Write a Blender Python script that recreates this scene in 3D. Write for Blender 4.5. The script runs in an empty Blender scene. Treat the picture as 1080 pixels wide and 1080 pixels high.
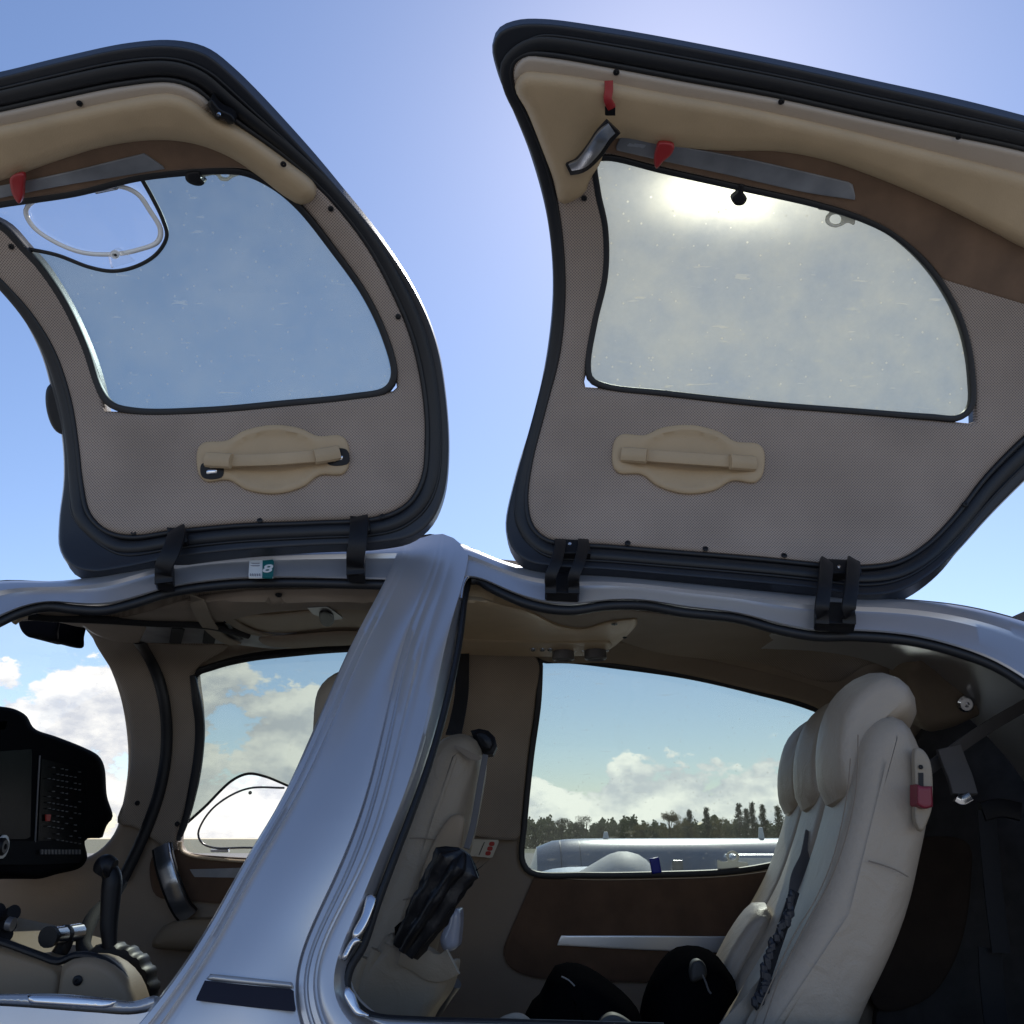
import bpy, bmesh, math, random
import numpy as np
from mathutils import Vector, Matrix
from mathutils.geometry import delaunay_2d_cdt
random.seed(7); np.random.seed(7)
R = math.radians
scene = bpy.context.scene
col = scene.collection

# ---------------------------------------------------------------- camera
F = 1000.0; PITCH = R(19); CZ = 1.65
CAM = np.array([0.0, 0.0, CZ])
cd = bpy.data.cameras.new('camera'); cam = bpy.data.objects.new('camera', cd); col.objects.link(cam)
cam.location = CAM; cam.rotation_euler = (R(90)+PITCH, 0, 0)
cd.sensor_width = 36; cd.lens = 36*F/1080; cd.clip_start = 0.05; cd.clip_end = 6000
scene.camera = cam
ct, st = math.cos(PITCH), math.sin(PITCH)
def ray(px, py):
    u = (px-540)/F; v = (540-py)/F
    return np.array([u, ct-v*st, st+v*ct])
def slope(py):
    v = (540-py)/F
    return (st+v*ct)/(ct-v*st)

# ---------------------------------------------------------------- curves
def smooth(pts, closed=False, per=10):
    """centripetal Catmull-Rom; a point with a third value 1 is a sharp corner"""
    P = [np.array(p[:2], float) for p in pts]; S = [len(p) > 2 for p in pts]
    n = len(P); out = []
    segs = n if closed else n-1
    for i in range(segs):
        p1, p2 = P[i], P[(i+1) % n]
        p0 = P[i-1] if (closed or i > 0) else 2*p1-p2
        p3 = P[(i+2) % n] if (closed or i+2 < n) else 2*p2-p1
        if S[i]: p0 = 2*p1-p2
        if S[(i+1) % n]: p3 = 2*p2-p1
        t0 = 0.0
        t1 = t0+max(np.linalg.norm(p1-p0), 1e-6)**.5; t2 = t1+max(np.linalg.norm(p2-p1), 1e-6)**.5; t3 = t2+max(np.linalg.norm(p3-p2), 1e-6)**.5
        for k in range(per):
            t = t1+(t2-t1)*k/per
            A1 = (t1-t)/(t1-t0)*p0+(t-t0)/(t1-t0)*p1; A2 = (t2-t)/(t2-t1)*p1+(t-t1)/(t2-t1)*p2; A3 = (t3-t)/(t3-t2)*p2+(t-t2)/(t3-t2)*p3
            B1 = (t2-t)/(t2-t0)*A1+(t-t0)/(t2-t0)*A2; B2 = (t3-t)/(t3-t1)*A2+(t-t1)/(t3-t1)*A3
            out.append((t2-t)/(t2-t1)*B1+(t-t1)/(t2-t1)*B2)
    if not closed: out.append(P[-1])
    return np.array(out)
def resample(C, step, closed=False):
    C = np.array(C, float)
    if closed: C = np.vstack([C, C[:1]])
    d = np.r_[0, np.cumsum(np.linalg.norm(np.diff(C, axis=0), axis=1))]
    n = max(4, int(round(d[-1]/step)))
    s = np.linspace(0, d[-1], n+1)
    out = np.stack([np.interp(s, d, C[:, k]) for k in range(C.shape[1])], 1)
    return out[:-1] if closed else out

# ---------------------------------------------------------------- surfaces the parts lie on
class Prof:
    """a surface swept along X; its section is given as (row, Y)"""
    def __init__(s, pts):
        a = smooth(pts, per=12); s.r = a[:, 0]; s.Y = a[:, 1]
        s.Z = CZ+s.Y*np.array([slope(r) for r in s.r])
        s.arc = np.r_[0, np.cumsum(np.hypot(np.diff(s.Y), np.diff(s.Z)))]
        dY = np.gradient(s.Y); dZ = np.gradient(s.Z)
        ln = np.hypot(dY, dZ); s.nY = -np.abs(dZ)/ln*0+(dZ/ln); s.nZ = -dY/ln
    def at(s, px, py, off=0.0):
        Y = np.interp(py, s.r, s.Y); nY = np.interp(py, s.r, s.nY); nZ = np.interp(py, s.r, s.nZ)
        n = np.array([0, nY, nZ]); n /= np.linalg.norm(n)
        d = ray(px, py)
        if np.dot(n, d) > 0: n = -n
        t = Y/d[1]
        c = max(-np.dot(n, d), .4)
        return CAM+d*(t-off/c), n
class Plane:
    def __init__(s, p, n):
        s.p = np.array(p, float); s.n = np.array(n, float); s.n /= np.linalg.norm(s.n)
    def at(s, px, py, off=0.0):
        d = ray(px, py); n = s.n if np.dot(s.n, d) < 0 else -s.n
        t = np.dot(s.p+n*off-CAM, n)/np.dot(d, n)
        return CAM+d*t, n
SH = Prof([(540,2.22),(560,2.17),(580,2.10),(600,2.045),(640,1.95),(700,1.84),(780,1.745),(880,1.67),(980,1.62),(1080,1.585),(1250,1.57),(1400,1.6)])
DR = Prof([(-60,1.33),(0,1.40),(50,1.475),(100,1.56),(200,1.75),(300,1.90),(400,2.0),(500,2.05),(550,2.055),(580,2.045),(600,2.02),(620,1.985),(640,1.94),(660,1.9)])
LN = Prof([(590,2.10),(620,2.17),(640,2.27),(658,2.48),(672,2.64),(688,2.74),(708,2.785),(740,2.81),(780,2.845),(850,2.88),(950,2.90),(1100,2.90),(1300,2.85),(1500,2.7)])

# ---------------------------------------------------------------- object helpers
def finish(name, me, mat, parent=None, smooth_=True):
    o = bpy.data.objects.new(name, me); col.objects.link(o)
    if mat: me.materials.append(mat)
    if smooth_:
        for p in me.polygons: p.use_smooth = True
        me.set_sharp_from_angle(angle=R(38))
    if parent is not None:
        o.parent = parent
        # meshes keep their vertices in world place; only an Empty at a thing's base is moved
        if parent.type == 'EMPTY': o.matrix_parent_inverse = Matrix.Translation(-parent.location)
    return o
def mesh_from(name, V, Fc, mat, parent=None, sm=True):
    me = bpy.data.meshes.new(name)
    me.from_pydata([tuple(map(float, v)) for v in V], [], [tuple(int(i) for i in f) for f in Fc])
    me.update()
    bm = bmesh.new(); bm.from_mesh(me); bmesh.ops.recalc_face_normals(bm, faces=bm.faces); bm.to_mesh(me); bm.free()
    return finish(name, me, mat, parent, sm)
class MB:
    def __init__(s): s.V = []; s.F = []
    def add(s, V, F):
        b = len(s.V); s.V += [tuple(map(float, v)) for v in V]; s.F += [tuple(int(i)+b for i in f) for f in F]
    def grid(s, G, closeu=False, closev=False):
        nu, nv = len(G), len(G[0]); V = [p for r in G for p in r]; F = []
        for i in range(nu if closeu else nu-1):
            for j in range(nv if closev else nv-1):
                F.append((i*nv+j, ((i+1) % nu)*nv+j, ((i+1) % nu)*nv+(j+1) % nv, i*nv+(j+1) % nv))
        s.add(V, F)
    def build(s, name, mat, parent=None, sm=True): return mesh_from(name, s.V, s.F, mat, parent, sm)
def inside(P, poly):
    x, y = P[:, 0], P[:, 1]; r = np.zeros(len(P), bool); n = len(poly); j = n-1
    for i in range(n):
        xi, yi = poly[i]; xj, yj = poly[j]
        c = ((yi > y) != (yj > y)) & (x < (xj-xi)*(y-yi)/((yj-yi) if yj != yi else 1e-9)+xi)
        r ^= c; j = i
    return r
def dist_to(P, loops):
    best = np.full(len(P), 1e9)
    for L in loops:
        A = np.array(L); B = np.roll(A, -1, 0); AB = B-A; l2 = (AB**2).sum(1)+1e-9
        for k in range(0, len(P), 400):
            Q = P[k:k+400]
            t = np.clip(((Q[:, None]-A[None])*AB[None]).sum(2)/l2[None], 0, 1)
            D = Q[:, None]-(A[None]+t[..., None]*AB[None])
            best[k:k+400] = np.minimum(best[k:k+400], np.sqrt((D**2).sum(2)).min(1))
    return best
def patch(name, mat, parent, layer, outline, holes=(), off=0.0, thick=0.02, puff=0.0, pr=14, step=14, rough=False, prof=None, extra=None):
    """a solid panel: outline with holes laid on a surface, given a thickness and rounded rims"""
    loops = [resample(smooth(outline, True), min(step*.6, 8), True)]
    for h in holes: loops.append(resample(smooth(h, True), min(step*.6, 8), True))
    L0 = loops[0]
    mn, mx = L0.min(0), L0.max(0)
    gx, gy = np.meshgrid(np.arange(mn[0], mx[0], step), np.arange(mn[1], mx[1], step))
    G = np.stack([gx.ravel(), gy.ravel()], 1)
    if len(G):
        k = inside(G, L0)
        for h in loops[1:]: k &= ~inside(G, h)
        G = G[k]
        G = G[dist_to(G, loops) > step*.45] if len(G) else G
    pts = [G]
    if puff:
        for u in (.06, .2, .45, .75, 1.0):
            d = u*pr
            for L in loops:
                T = np.roll(L, -1, 0)-np.roll(L, 1, 0); T /= np.linalg.norm(T, axis=1)[:, None]+1e-9
                N = np.stack([-T[:, 1], T[:, 0]], 1)
                for sg in (1, -1):
                    Q = L+N*sg*d
                    k = inside(Q, L0)
                    for h in loops[1:]: k &= ~inside(Q, h)
                    Q = Q[k]
                    if len(Q):
                        Q = Q[dist_to(Q, loops) > d*.93]; pts.append(Q)
        # drop grid points inside rim zone
        if len(G): pts[0] = G[dist_to(G, loops) > pr*1.15]
    I = np.vstack([p for p in pts if len(p)]) if any(len(p) for p in pts) else np.zeros((0, 2))
    verts = []; edges = []
    for L in loops:
        b = len(verts); n = len(L); verts += [Vector(p) for p in L]; edges += [(b+i, b+(i+1) % n) for i in range(n)]
    nb = len(verts); verts += [Vector(p) for p in I]
    v2, e2, f2, ov, oe, of = delaunay_2d_cdt(verts, edges, [], 0, 1e-4)
    V2 = np.array([(v.x, v.y) for v in v2])
    C = np.array([V2[list(f)].mean(0) for f in f2]); k = inside(C, L0)
    for h in loops[1:]: k &= ~inside(C, h)
    f2 = [f for f, kk in zip(f2, k) if kk]
    D = dist_to(V2, loops)
    front = []; back = []
    for (x, y), d in zip(V2, D):
        u = min(d/pr, 1.0)
        o = off+(puff*math.sqrt(max(0, 1-(1-u)**2)) if puff else 0)
        if prof: o += prof(x, y, d)
        p, n = layer.at(x, y, o); front.append(p)
        p0, _ = layer.at(x, y, off); back.append(p0-n*thick)
    nV = len(V2); F = [tuple(f) for f in f2]+[tuple(i+nV for i in reversed(f)) for f in f2]
    ed = {}
    for f in f2:
        for a, b in zip(f, list(f[1:])+[f[0]]): ed[(a, b)] = 1
    for (a, b) in list(ed):
        if (b, a) not in ed: F.append((b, a, a+nV, b+nV))
    o = mesh_from(name, front+back, F, mat, parent)
    if isinstance(layer, Prof):
        uv = o.data.uv_layers.new(name='UVMap'); A_ = np.interp(V2[:, 1], layer.r, layer.arc); X_ = [p[0] for p in front]
        for lp in o.data.loops:
            i = lp.vertex_index % nV; uv.data[lp.index].uv = (X_[i], A_[i])
    return o
def sect(w, t, n=10, kind='round'):
    """cross-section points (across, out)"""
    if kind == 'round': return [(w/2*math.cos(a), t/2*math.sin(a)+0) for a in np.linspace(0, 2*math.pi, n, endpoint=False)]
    r = min(w, t)*.25; out = []
    for cx, cy, a0 in ((w/2-r, t/2-r, 0), (-w/2+r, t/2-r, 90), (-w/2+r, -t/2+r, 180), (w/2-r, -t/2+r, 270)):
        for a in (0, 45, 90): out.append((cx+r*math.cos(R(a0+a)), cy+r*math.sin(R(a0+a))))
    return out
def sweep3(mb, P, N, S, closed=False, scale=None):
    """sweep section S along 3-D path P with 'out' normals N"""
    n = len(P); G = []
    for i in range(n):
        a = P[i-1] if (closed or i) else P[i]; b = P[(i+1) % n] if (closed or i < n-1) else P[i]
        T = b-a; T /= np.linalg.norm(T)+1e-12
        X = np.cross(T, N[i]); X /= np.linalg.norm(X)+1e-12; Nn = np.cross(X, T)
        k = 1 if scale is None else scale[i]
        G.append([P[i]+X*x*k+Nn*y*k for x, y in S])
    mb.grid(G, closeu=closed, closev=True)
    if not closed:
        m = len(S); b = len(mb.V)-n*m
        mb.F.append(tuple(b+j for j in range(m))); mb.F.append(tuple(b+(n-1)*m+j for j in reversed(range(m))))
def strip(name, mat, parent, layer, pts, w, t, off=0.0, closed=False, kind='round', step=6, mb=None, offs=None, scale=None):
    C = resample(smooth(pts, closed), step, closed)
    if offs is not None:
        # offs: list of offsets at the given control points
        q = np.linspace(0, 1, len(C)); qq = np.linspace(0, 1, len(offs)); oo = np.interp(q, qq, offs)
    else: oo = [off]*len(C)
    PN = [layer.at(x, y, o) for (x, y), o in zip(C, oo)]
    m = mb or MB()
    sc = None
    if scale is not None: sc = np.interp(np.linspace(0, 1, len(C)), np.linspace(0, 1, len(scale)), scale)
    sweep3(m, [p for p, n in PN], [n for p, n in PN], sect(w, t, 10, kind), closed, sc)
    if mb is None: return m.build(name, mat, parent)
def path3(name, mat, parent, knots, w, t, kind='round', out=(0,-1,0), n=24, scale=None, closed=False):
    """sweep along explicit 3-D knots"""
    K = np.array(knots, float)
    a = smooth([tuple(k[:2]) for k in K], closed, 8); m = len(a)
    # smooth the three coordinates together
    idx = np.arange(len(K))
    Q = []
    for i in range(len(K)-1):
        p0 = K[max(i-1, 0)]; p1 = K[i]; p2 = K[i+1]; p3 = K[min(i+2, len(K)-1)]
        for k in range(8):
            u = k/8; Q.append(.5*((2*p1)+(-p0+p2)*u+(2*p0-5*p1+4*p2-p3)*u*u+(-p0+3*p1-3*p2+p3)*u**3))
    Q.append(K[-1]); Q = resample(np.array(Q), max(1e-4, np.linalg.norm(np.diff(K, axis=0), axis=1).sum()/n))
    mb = MB(); N = [np.array(out, float)]*len(Q)
    sc = None if scale is None else np.interp(np.linspace(0, 1, len(Q)), np.linspace(0, 1, len(scale)), scale)
    sweep3(mb, list(Q), N, sect(w, t, 14, kind), False, sc)
    return mb.build(name, mat, parent)
def loft(name, mat, parent, layer, curves, offs, axis, lo, hi, n, thick=0.0, sig=12, fade=None, tops=None):
    """curves in picture rows/columns lofted side by side with depth steps"""
    K = np.linspace(lo, hi, n); G = []
    for c, o in zip(curves, offs):
        S = smooth(c, per=10); other = 1-axis
        ks = S[:, axis]; od = np.argsort(ks)
        KK = np.arange(lo-100, hi+101, 2.0); v = np.interp(KK, ks[od], S[od, other])
        w_ = np.exp(-.5*(np.arange(-30, 31)*2/sig)**2); w_ /= w_.sum()
        vv = np.convolve(np.pad(v, 30, mode='reflect', reflect_type='odd'), w_, 'valid')
        Kc = K if tops is None else tops[len(G)]+(K-lo)*(hi-tops[len(G)])/(hi-lo); v = np.interp(Kc, KK, vv)
        G.append([(layer.at(a, b, o*(fade(b) if fade and abs(o) < .03 else 1)) if axis == 1 else layer.at(b, a, o)) for a, b in zip(v, Kc)])
    mb = MB(); mb.grid([[p for p, n_ in r] for r in G])
    if thick:
        mb.grid([[p-n_*thick for p, n_ in r] for r in G])
        nu, nv = len(G), n; b = nu*nv
        for i in range(nu-1):
            mb.F.append((i*nv, (i+1)*nv, (i+1)*nv+b, i*nv+b)); mb.F.append((i*nv+nv-1, (i+1)*nv+nv-1, (i+1)*nv+nv-1+b, i*nv+nv-1+b))
        for j in range(nv-1):
            mb.F.append((j, j+1, j+1+b, j+b)); q = (nu-1)*nv; mb.F.append((q+j, q+j+1, q+j+1+b, q+j+b))
    return mb.build(name, mat, parent)
def dot(name, mat, parent, layer, x, y, r=.007, off=.0, h=.004, tilt=None):
    p, n = layer.at(x, y, off)
    n = Vector(n); q = n.to_track_quat('Z', 'Y'); mb = MB(); G = []
    for rr, hh in ((r, 0), (r, h*.6), (r*.75, h), (r*.35, h), (r*.3, h*.4), (0.0005, h*.4)):
        G.append([np.array(Vector(p)+q @ Vector((rr*math.cos(a), rr*math.sin(a), hh))) for a in np.linspace(0, 2*math.pi, 14, endpoint=False)])
    mb.grid(G, closev=True); return mb.build(name, mat, parent)
def slab(name, mat, parent, outline, Ymid, width, r=.03, yaw=0.0, piv=None, plane_y=None, bulge=0.0, step=.02):
    """cushion: outline traced in a vertical fore-aft plane at plane_y, given a real width with rounded sides"""
    py_ = plane_y if plane_y is not None else Ymid-width/2
    C = resample(smooth(outline, True), 5, True); W = []
    for x, y in C:
        d = ray(x, y); t = py_/d[1]; W.append((CAM+d*t)[[0, 2]])
    W = resample(np.array(W), step, True)
    n = len(W); ar = .5*sum(W[i][0]*W[(i+1) % n][1]-W[(i+1) % n][0]*W[i][1] for i in range(n)); sg = 1 if ar > 0 else -1
    T = np.roll(W, -1, 0)-np.roll(W, 1, 0); T /= np.linalg.norm(T, axis=1)[:, None]+1e-9
    N = np.stack([T[:, 1], -T[:, 0]], 1)*sg     # outward
    G = []
    def ring(y, inset):
        Q = W-N*inset
        if inset > 0:
            for _ in range(2): Q = (np.roll(Q, 1, 0)+2*Q+np.roll(Q, -1, 0))/4
        return [(q[0], y, q[1]) for q in Q]
    y0, y1 = Ymid-width/2, Ymid+width/2
    for a in (0, 12, 30, 50, 70, 90): G.append(ring(y0+r*(1-math.sin(R(a))), r*(1-math.cos(R(a)))) if False else ring(y0+r*(1-math.sin(R(a))), 0)) if False else G.append(ring(y0+r*(1-math.cos(R(a))), r*(1-math.sin(R(a)))))
    for k in range(1, 6):
        u = k/6; G.append(ring(y0+r+(width-2*r)*u, -bulge*math.sin(math.pi*u)))
    for a in (90, 70, 50, 30, 12, 0): G.append(ring(y1-r*(1-math.cos(R(a))), r*(1-math.sin(R(a)))))
    px_, = (piv,) if piv is not None else (Ymid,)
    def yawed(p):
        x, y, z = p; dy = y-px_
        return np.array([x+dy*math.tan(yaw), y, z])
    mb = MB(); mb.grid([[yawed(p) for p in g] for g in G], closev=True)
    for gi in (0, -1):
        g = [yawed(p) for p in G[gi]]; c = np.mean(g, 0)
        c2 = c+np.array([0, -.004 if gi == 0 else .004, 0])
        b = len(mb.V); mb.V += [tuple(p) for p in g]+[tuple(c2)]; m = len(g)
        mid = [tuple(np.array(p)*.5+c2*.5) for p in g]; b2 = len(mb.V); mb.V += mid
        for i in range(m):
            mb.F.append((b+i, b+(i+1) % m, b2+(i+1) % m, b2+i)); mb.F.append((b2+i, b2+(i+1) % m, b+m))
    o = mb.build(name, mat, parent)
    bm = bmesh.new(); bm.from_mesh(o.data); bmesh.ops.remove_doubles(bm, verts=bm.verts, dist=1e-4); bmesh.ops.recalc_face_normals(bm, faces=bm.faces); bm.to_mesh(o.data); bm.free()
    for p in o.data.polygons: p.use_smooth = True
    return o
def tag(o, label=None, cat=None, group=None, kind=None):
    if label: o['label'] = label
    if cat: o['category'] = cat
    if group: o['group'] = group
    if kind: o['kind'] = kind
    return o
def empty(name, loc, parent=None):
    o = bpy.data.objects.new(name, None); col.objects.link(o); o.location = loc; o.empty_display_size = .1
    return o

# ---------------------------------------------------------------- materials
def newmat(name):
    m = bpy.data.materials.new(name); m.use_nodes = True; nt = m.node_tree
    return m, nt, nt.nodes['Principled BSDF'], nt.nodes['Material Output']
def N(nt, t, **kw):
    n = nt.nodes.new(t)
    for k, v in kw.items():
        if k in n.inputs: n.inputs[k].default_value = v
        else: setattr(n, k, v)
    return n
def mat(name, c, rough=.5, metal=0.0, coat=0.0, bump=0.0, bscale=200, var=0.0, vscale=6, spec=.5, sheen=0.0, rvar=0.0, coatr=.08, ior=1.5, wr=0.0):
    m, nt, b, out = newmat(name); L = nt.links
    b.inputs['Base Color'].default_value = (*c, 1); b.inputs['Roughness'].default_value = rough; b.inputs['Metallic'].default_value = metal
    b.inputs['Coat Weight'].default_value = coat; b.inputs['Coat Roughness'].default_value = coatr; b.inputs['Specular IOR Level'].default_value = spec
    b.inputs['Sheen Weight'].default_value = sheen; b.inputs['IOR'].default_value = ior
    tc = N(nt, 'ShaderNodeTexCoord')
    if var:
        nz = N(nt, 'ShaderNodeTexNoise', Scale=vscale, Detail=6.0); L.new(tc.outputs['Object'], nz.inputs['Vector'])
        mr = N(nt, 'ShaderNodeMapRange'); mr.inputs['From Min'].default_value = .3; mr.inputs['From Max'].default_value = .7; mr.inputs['To Min'].default_value = 1-var; mr.inputs['To Max'].default_value = 1+var
        L.new(nz.outputs['Fac'], mr.inputs['Value'])
        mx = N(nt, 'ShaderNodeVectorMath', operation='SCALE'); mx.inputs[0].default_value = c; L.new(mr.outputs[0], mx.inputs['Scale']); L.new(mx.outputs[0], b.inputs['Base Color'])
    if rvar:
        nz = N(nt, 'ShaderNodeTexNoise', Scale=vscale*1.7, Detail=8.0); L.new(tc.outputs['Object'], nz.inputs['Vector'])
        mr = N(nt, 'ShaderNodeMapRange'); mr.inputs['From Min'].default_value = .3; mr.inputs['From Max'].default_value = .7; mr.inputs['To Min'].default_value = rough-rvar; mr.inputs['To Max'].default_value = rough+rvar
        L.new(nz.outputs['Fac'], mr.inputs['Value']); L.new(mr.outputs[0], b.inputs['Roughness'])
    if bump:
        nz = N(nt, 'ShaderNodeTexNoise', Scale=bscale, Detail=4.0); L.new(tc.outputs['Object'], nz.inputs['Vector'])
        bp = N(nt, 'ShaderNodeBump', Strength=bump, Distance=.002); L.new(nz.outputs['Fac'], bp.inputs['Height']); L.new(bp.outputs[0], b.inputs['Normal'])
        if wr:
            n2 = N(nt, 'ShaderNodeTexNoise', Scale=14.0, Detail=5.0, Distortion=1.2); L.new(tc.outputs['Object'], n2.inputs['Vector'])
            b2 = N(nt, 'ShaderNodeBump', Strength=wr, Distance=.012); L.new(n2.outputs['Fac'], b2.inputs['Height']); L.new(b2.outputs[0], bp.inputs['Normal'])
    return m
M = {}
M['silver'] = mat('silver_paint', (.56,.56,.58), .34, .7, .25, rvar=.03, vscale=5)
M['silver_in'] = mat('silver_jamb', (.50,.50,.50), .3, .7, .3, rvar=.06, vscale=8)
M['navy'] = mat('navy_stripe', (.008,.009,.022), .45, spec=.2)
M['frame'] = mat('door_frame_coating', (.016,.018,.024), .42, 0, 0, bump=.15, bscale=500, var=.15)
M['rubber'] = mat('rubber', (.010,.011,.014), .48, bump=.1, bscale=300)
M['black'] = mat('black_plastic', (.009,.009,.011), .45, bump=.05, spec=.3)
M['leather_dimmed2'] = mat('overhead_leather', (.44,.33,.215), .55, bump=.25, bscale=420, var=.05)
M['panel_black'] = mat('panel_black', (.007,.007,.009), .7, ior=1.05)
M['leather_dimmed'] = mat('dimmed_console_leather', (.30,.22,.14), .55, bump=.25, bscale=420, var=.05)  # darker copy of the beige leather, the cabin's dimness put into the colour
M['black_cloth'] = mat('black_cloth', (.004,.004,.005), .95, bump=.5, bscale=600, ior=1.02)
M['leather'] = mat('beige_leather', (.50,.37,.225), .55, bump=.3, bscale=420, var=.07, vscale=9, wr=.12)
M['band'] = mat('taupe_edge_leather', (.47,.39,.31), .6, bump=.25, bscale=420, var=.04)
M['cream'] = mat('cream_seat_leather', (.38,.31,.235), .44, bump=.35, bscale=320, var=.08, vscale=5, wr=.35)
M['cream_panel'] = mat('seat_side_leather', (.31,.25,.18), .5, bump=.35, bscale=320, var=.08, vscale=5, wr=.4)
M['suede'] = mat('brown_suede', (.165,.098,.058), .9, bump=.4, bscale=700, var=.18, vscale=14, sheen=.3)
M['suede_dark'] = mat('dark_brown_suede', (.12,.068,.04), .9, bump=.4, bscale=700, var=.18, vscale=14, sheen=.2)
M['carpet'] = mat('charcoal_carpet', (.06,.058,.06), .95, bump=.6, bscale=500, var=.2, vscale=20)
M['side_dark'] = mat('dark_side_suede', (.05,.034,.026), .9, bump=.4, bscale=700, var=.15, vscale=14)
M['carbon'] = mat('brushed_strip', (.24,.25,.27), .38, .4, 0, var=.25, vscale=12, rvar=.1)
M['alu'] = mat('aluminium_strip', (.62,.64,.68), .32, .85)
M['chrome'] = mat('chrome', (.7,.7,.72), .16, 1.0)
M['grip'] = mat('satin_grip', (.38,.40,.43), .28, .9, bump=.1, bscale=200)
M['red'] = mat('red_plastic', (.36,.022,.025), .38, 0, .3)
M['redbelt'] = mat('red_buckle', (.20,.015,.03), .4)
M['belt'] = mat('grey_webbing', (.13,.12,.115), .8, bump=.5, bscale=800)
M['beltb'] = mat('black_webbing', (.012,.012,.014), .8, bump=.5, bscale=800)
M['beltc'] = mat('beige_webbing', (.30,.25,.19), .8, bump=.5, bscale=800)
M['stitch'] = mat('seam_thread', (.22,.175,.13), .8)
M['white'] = mat('white_plastic', (.75,.75,.72), .4)
M['plate'] = mat('label_cream', (.55,.50,.40), .5)
M['teal'] = mat('teal_sticker', (.01,.13,.13), .4)
M['redprint'] = mat('red_print', (.4,.03,.02), .6)
M['grey_print'] = mat('grey_print', (.3,.3,.32), .6)
M['blue'] = mat('blue_plastic', (.008,.02,.30), .4)
M['bluecap'] = mat('blue_anodised', (.02,.022,.03), .4, .2)
M['headliner'] = mat('headliner_cloth', (.24,.185,.135), .85, bump=.4, bscale=600, var=.08)
M['wall'] = mat('cabin_wall_leather', (.26,.20,.145), .6, bump=.25, bscale=400, var=.06)
M['screen'] = mat('dark_screen', (.003,.004,.006), .25, ior=1.08)
M['knobgrey'] = mat('grey_knob', (.16,.16,.17), .3, .4)
M['bark'] = mat('bark', (.11,.085,.06), .9, bump=.6, bscale=30)
M['parked'] = mat('weathered_grey_paint', (.34,.35,.37), .28, .5, .2, var=.08, vscale=2)
M['white_fair'] = mat('white_cowling_paint', (.8,.78,.72), .6)
def leafmat(name, c, c2):
    m, nt, b, out = newmat(name); L = nt.links
    g = N(nt, 'ShaderNodeNewGeometry'); cr = N(nt, 'ShaderNodeMix', data_type='RGBA'); cr.inputs[6].default_value = (*c, 1); cr.inputs[7].default_value = (*c2, 1)
    L.new(g.outputs['Random Per Island'], cr.inputs[0]); L.new(cr.outputs[2], b.inputs['Base Color']); b.inputs['Roughness'].default_value = .7
    tr = N(nt, 'ShaderNodeBsdfTranslucent'); L.new(cr.outputs[2], tr.inputs['Color']); mx = N(nt, 'ShaderNodeMixShader'); mx.inputs[0].default_value = .42
    L.new(b.outputs[0], mx.inputs[1]); L.new(tr.outputs[0], mx.inputs[2]); L.new(mx.outputs[0], out.inputs[0]); return m
M['leaf1'] = leafmat('gum_leaves', (.07,.085,.045), (.13,.14,.08))
M['leaf2'] = leafmat('pine_needles', (.045,.065,.04), (.085,.105,.06))
M['leaf3'] = leafmat('olive_leaves', (.14,.125,.055), (.20,.17,.08))

# woven / perforated trim cloth
def clothmat(name, ca, cb, pitch):
    m, nt, b, out = newmat(name); L = nt.links
    tc = N(nt, 'ShaderNodeTexCoord'); sp = N(nt, 'ShaderNodeSeparateXYZ'); L.new(tc.outputs['UV'], sp.inputs[0])
    def sn(inp, k):
        a = N(nt, 'ShaderNodeMath', operation='MULTIPLY'); L.new(inp, a.inputs[0]); a.inputs[1].default_value = k
        s = N(nt, 'ShaderNodeMath', operation='SINE'); L.new(a.outputs[0], s.inputs[0]); return s
    k = 2*math.pi/pitch
    s1 = sn(sp.outputs[0], k); s2 = sn(sp.outputs[1], k)
    pr = N(nt, 'ShaderNodeMath', operation='MULTIPLY'); L.new(s1.outputs[0], pr.inputs[0]); L.new(s2.outputs[0], pr.inputs[1])
    mr = N(nt, 'ShaderNodeMapRange', interpolation_type='SMOOTHSTEP'); mr.inputs['From Min'].default_value = -.1; mr.inputs['From Max'].default_value = .5; L.new(pr.outputs[0], mr.inputs['Value'])
    nz = N(nt, 'ShaderNodeTexNoise', Scale=5.0, Detail=5.0); L.new(tc.outputs['Object'], nz.inputs['Vector'])
    mr2 = N(nt, 'ShaderNodeMapRange'); mr2.inputs['From Min'].default_value = .3; mr2.inputs['From Max'].default_value = .7; mr2.inputs['To Min'].default_value = .86; mr2.inputs['To Max'].default_value = 1.12; L.new(nz.outputs['Fac'], mr2.inputs['Value'])
    cm = N(nt, 'ShaderNodeMix', data_type='RGBA'); cm.inputs[6].default_value = (*ca, 1); cm.inputs[7].default_value = (*cb, 1); L.new(mr.outputs[0], cm.inputs[0])
    sc = N(nt, 'ShaderNodeVectorMath', operation='SCALE'); L.new(cm.outputs[2], sc.inputs[0]); L.new(mr2.outputs[0], sc.inputs['Scale']); L.new(sc.outputs[0], b.inputs['Base Color'])
    b.inputs['Roughness'].default_value = .8
    bp = N(nt, 'ShaderNodeBump', Strength=.35, Distance=.0015, invert=True); L.new(mr.outputs[0], bp.inputs['Height']); L.new(bp.outputs[0], b.inputs['Normal'])
    return m
M['cloth'] = clothmat('woven_trim_cloth', (.43,.345,.285), (.165,.132,.11), .0068)
M['cloth_dim'] = clothmat('woven_ceiling_cloth', (.33,.265,.205), (.20,.16,.125), .0068)

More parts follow.
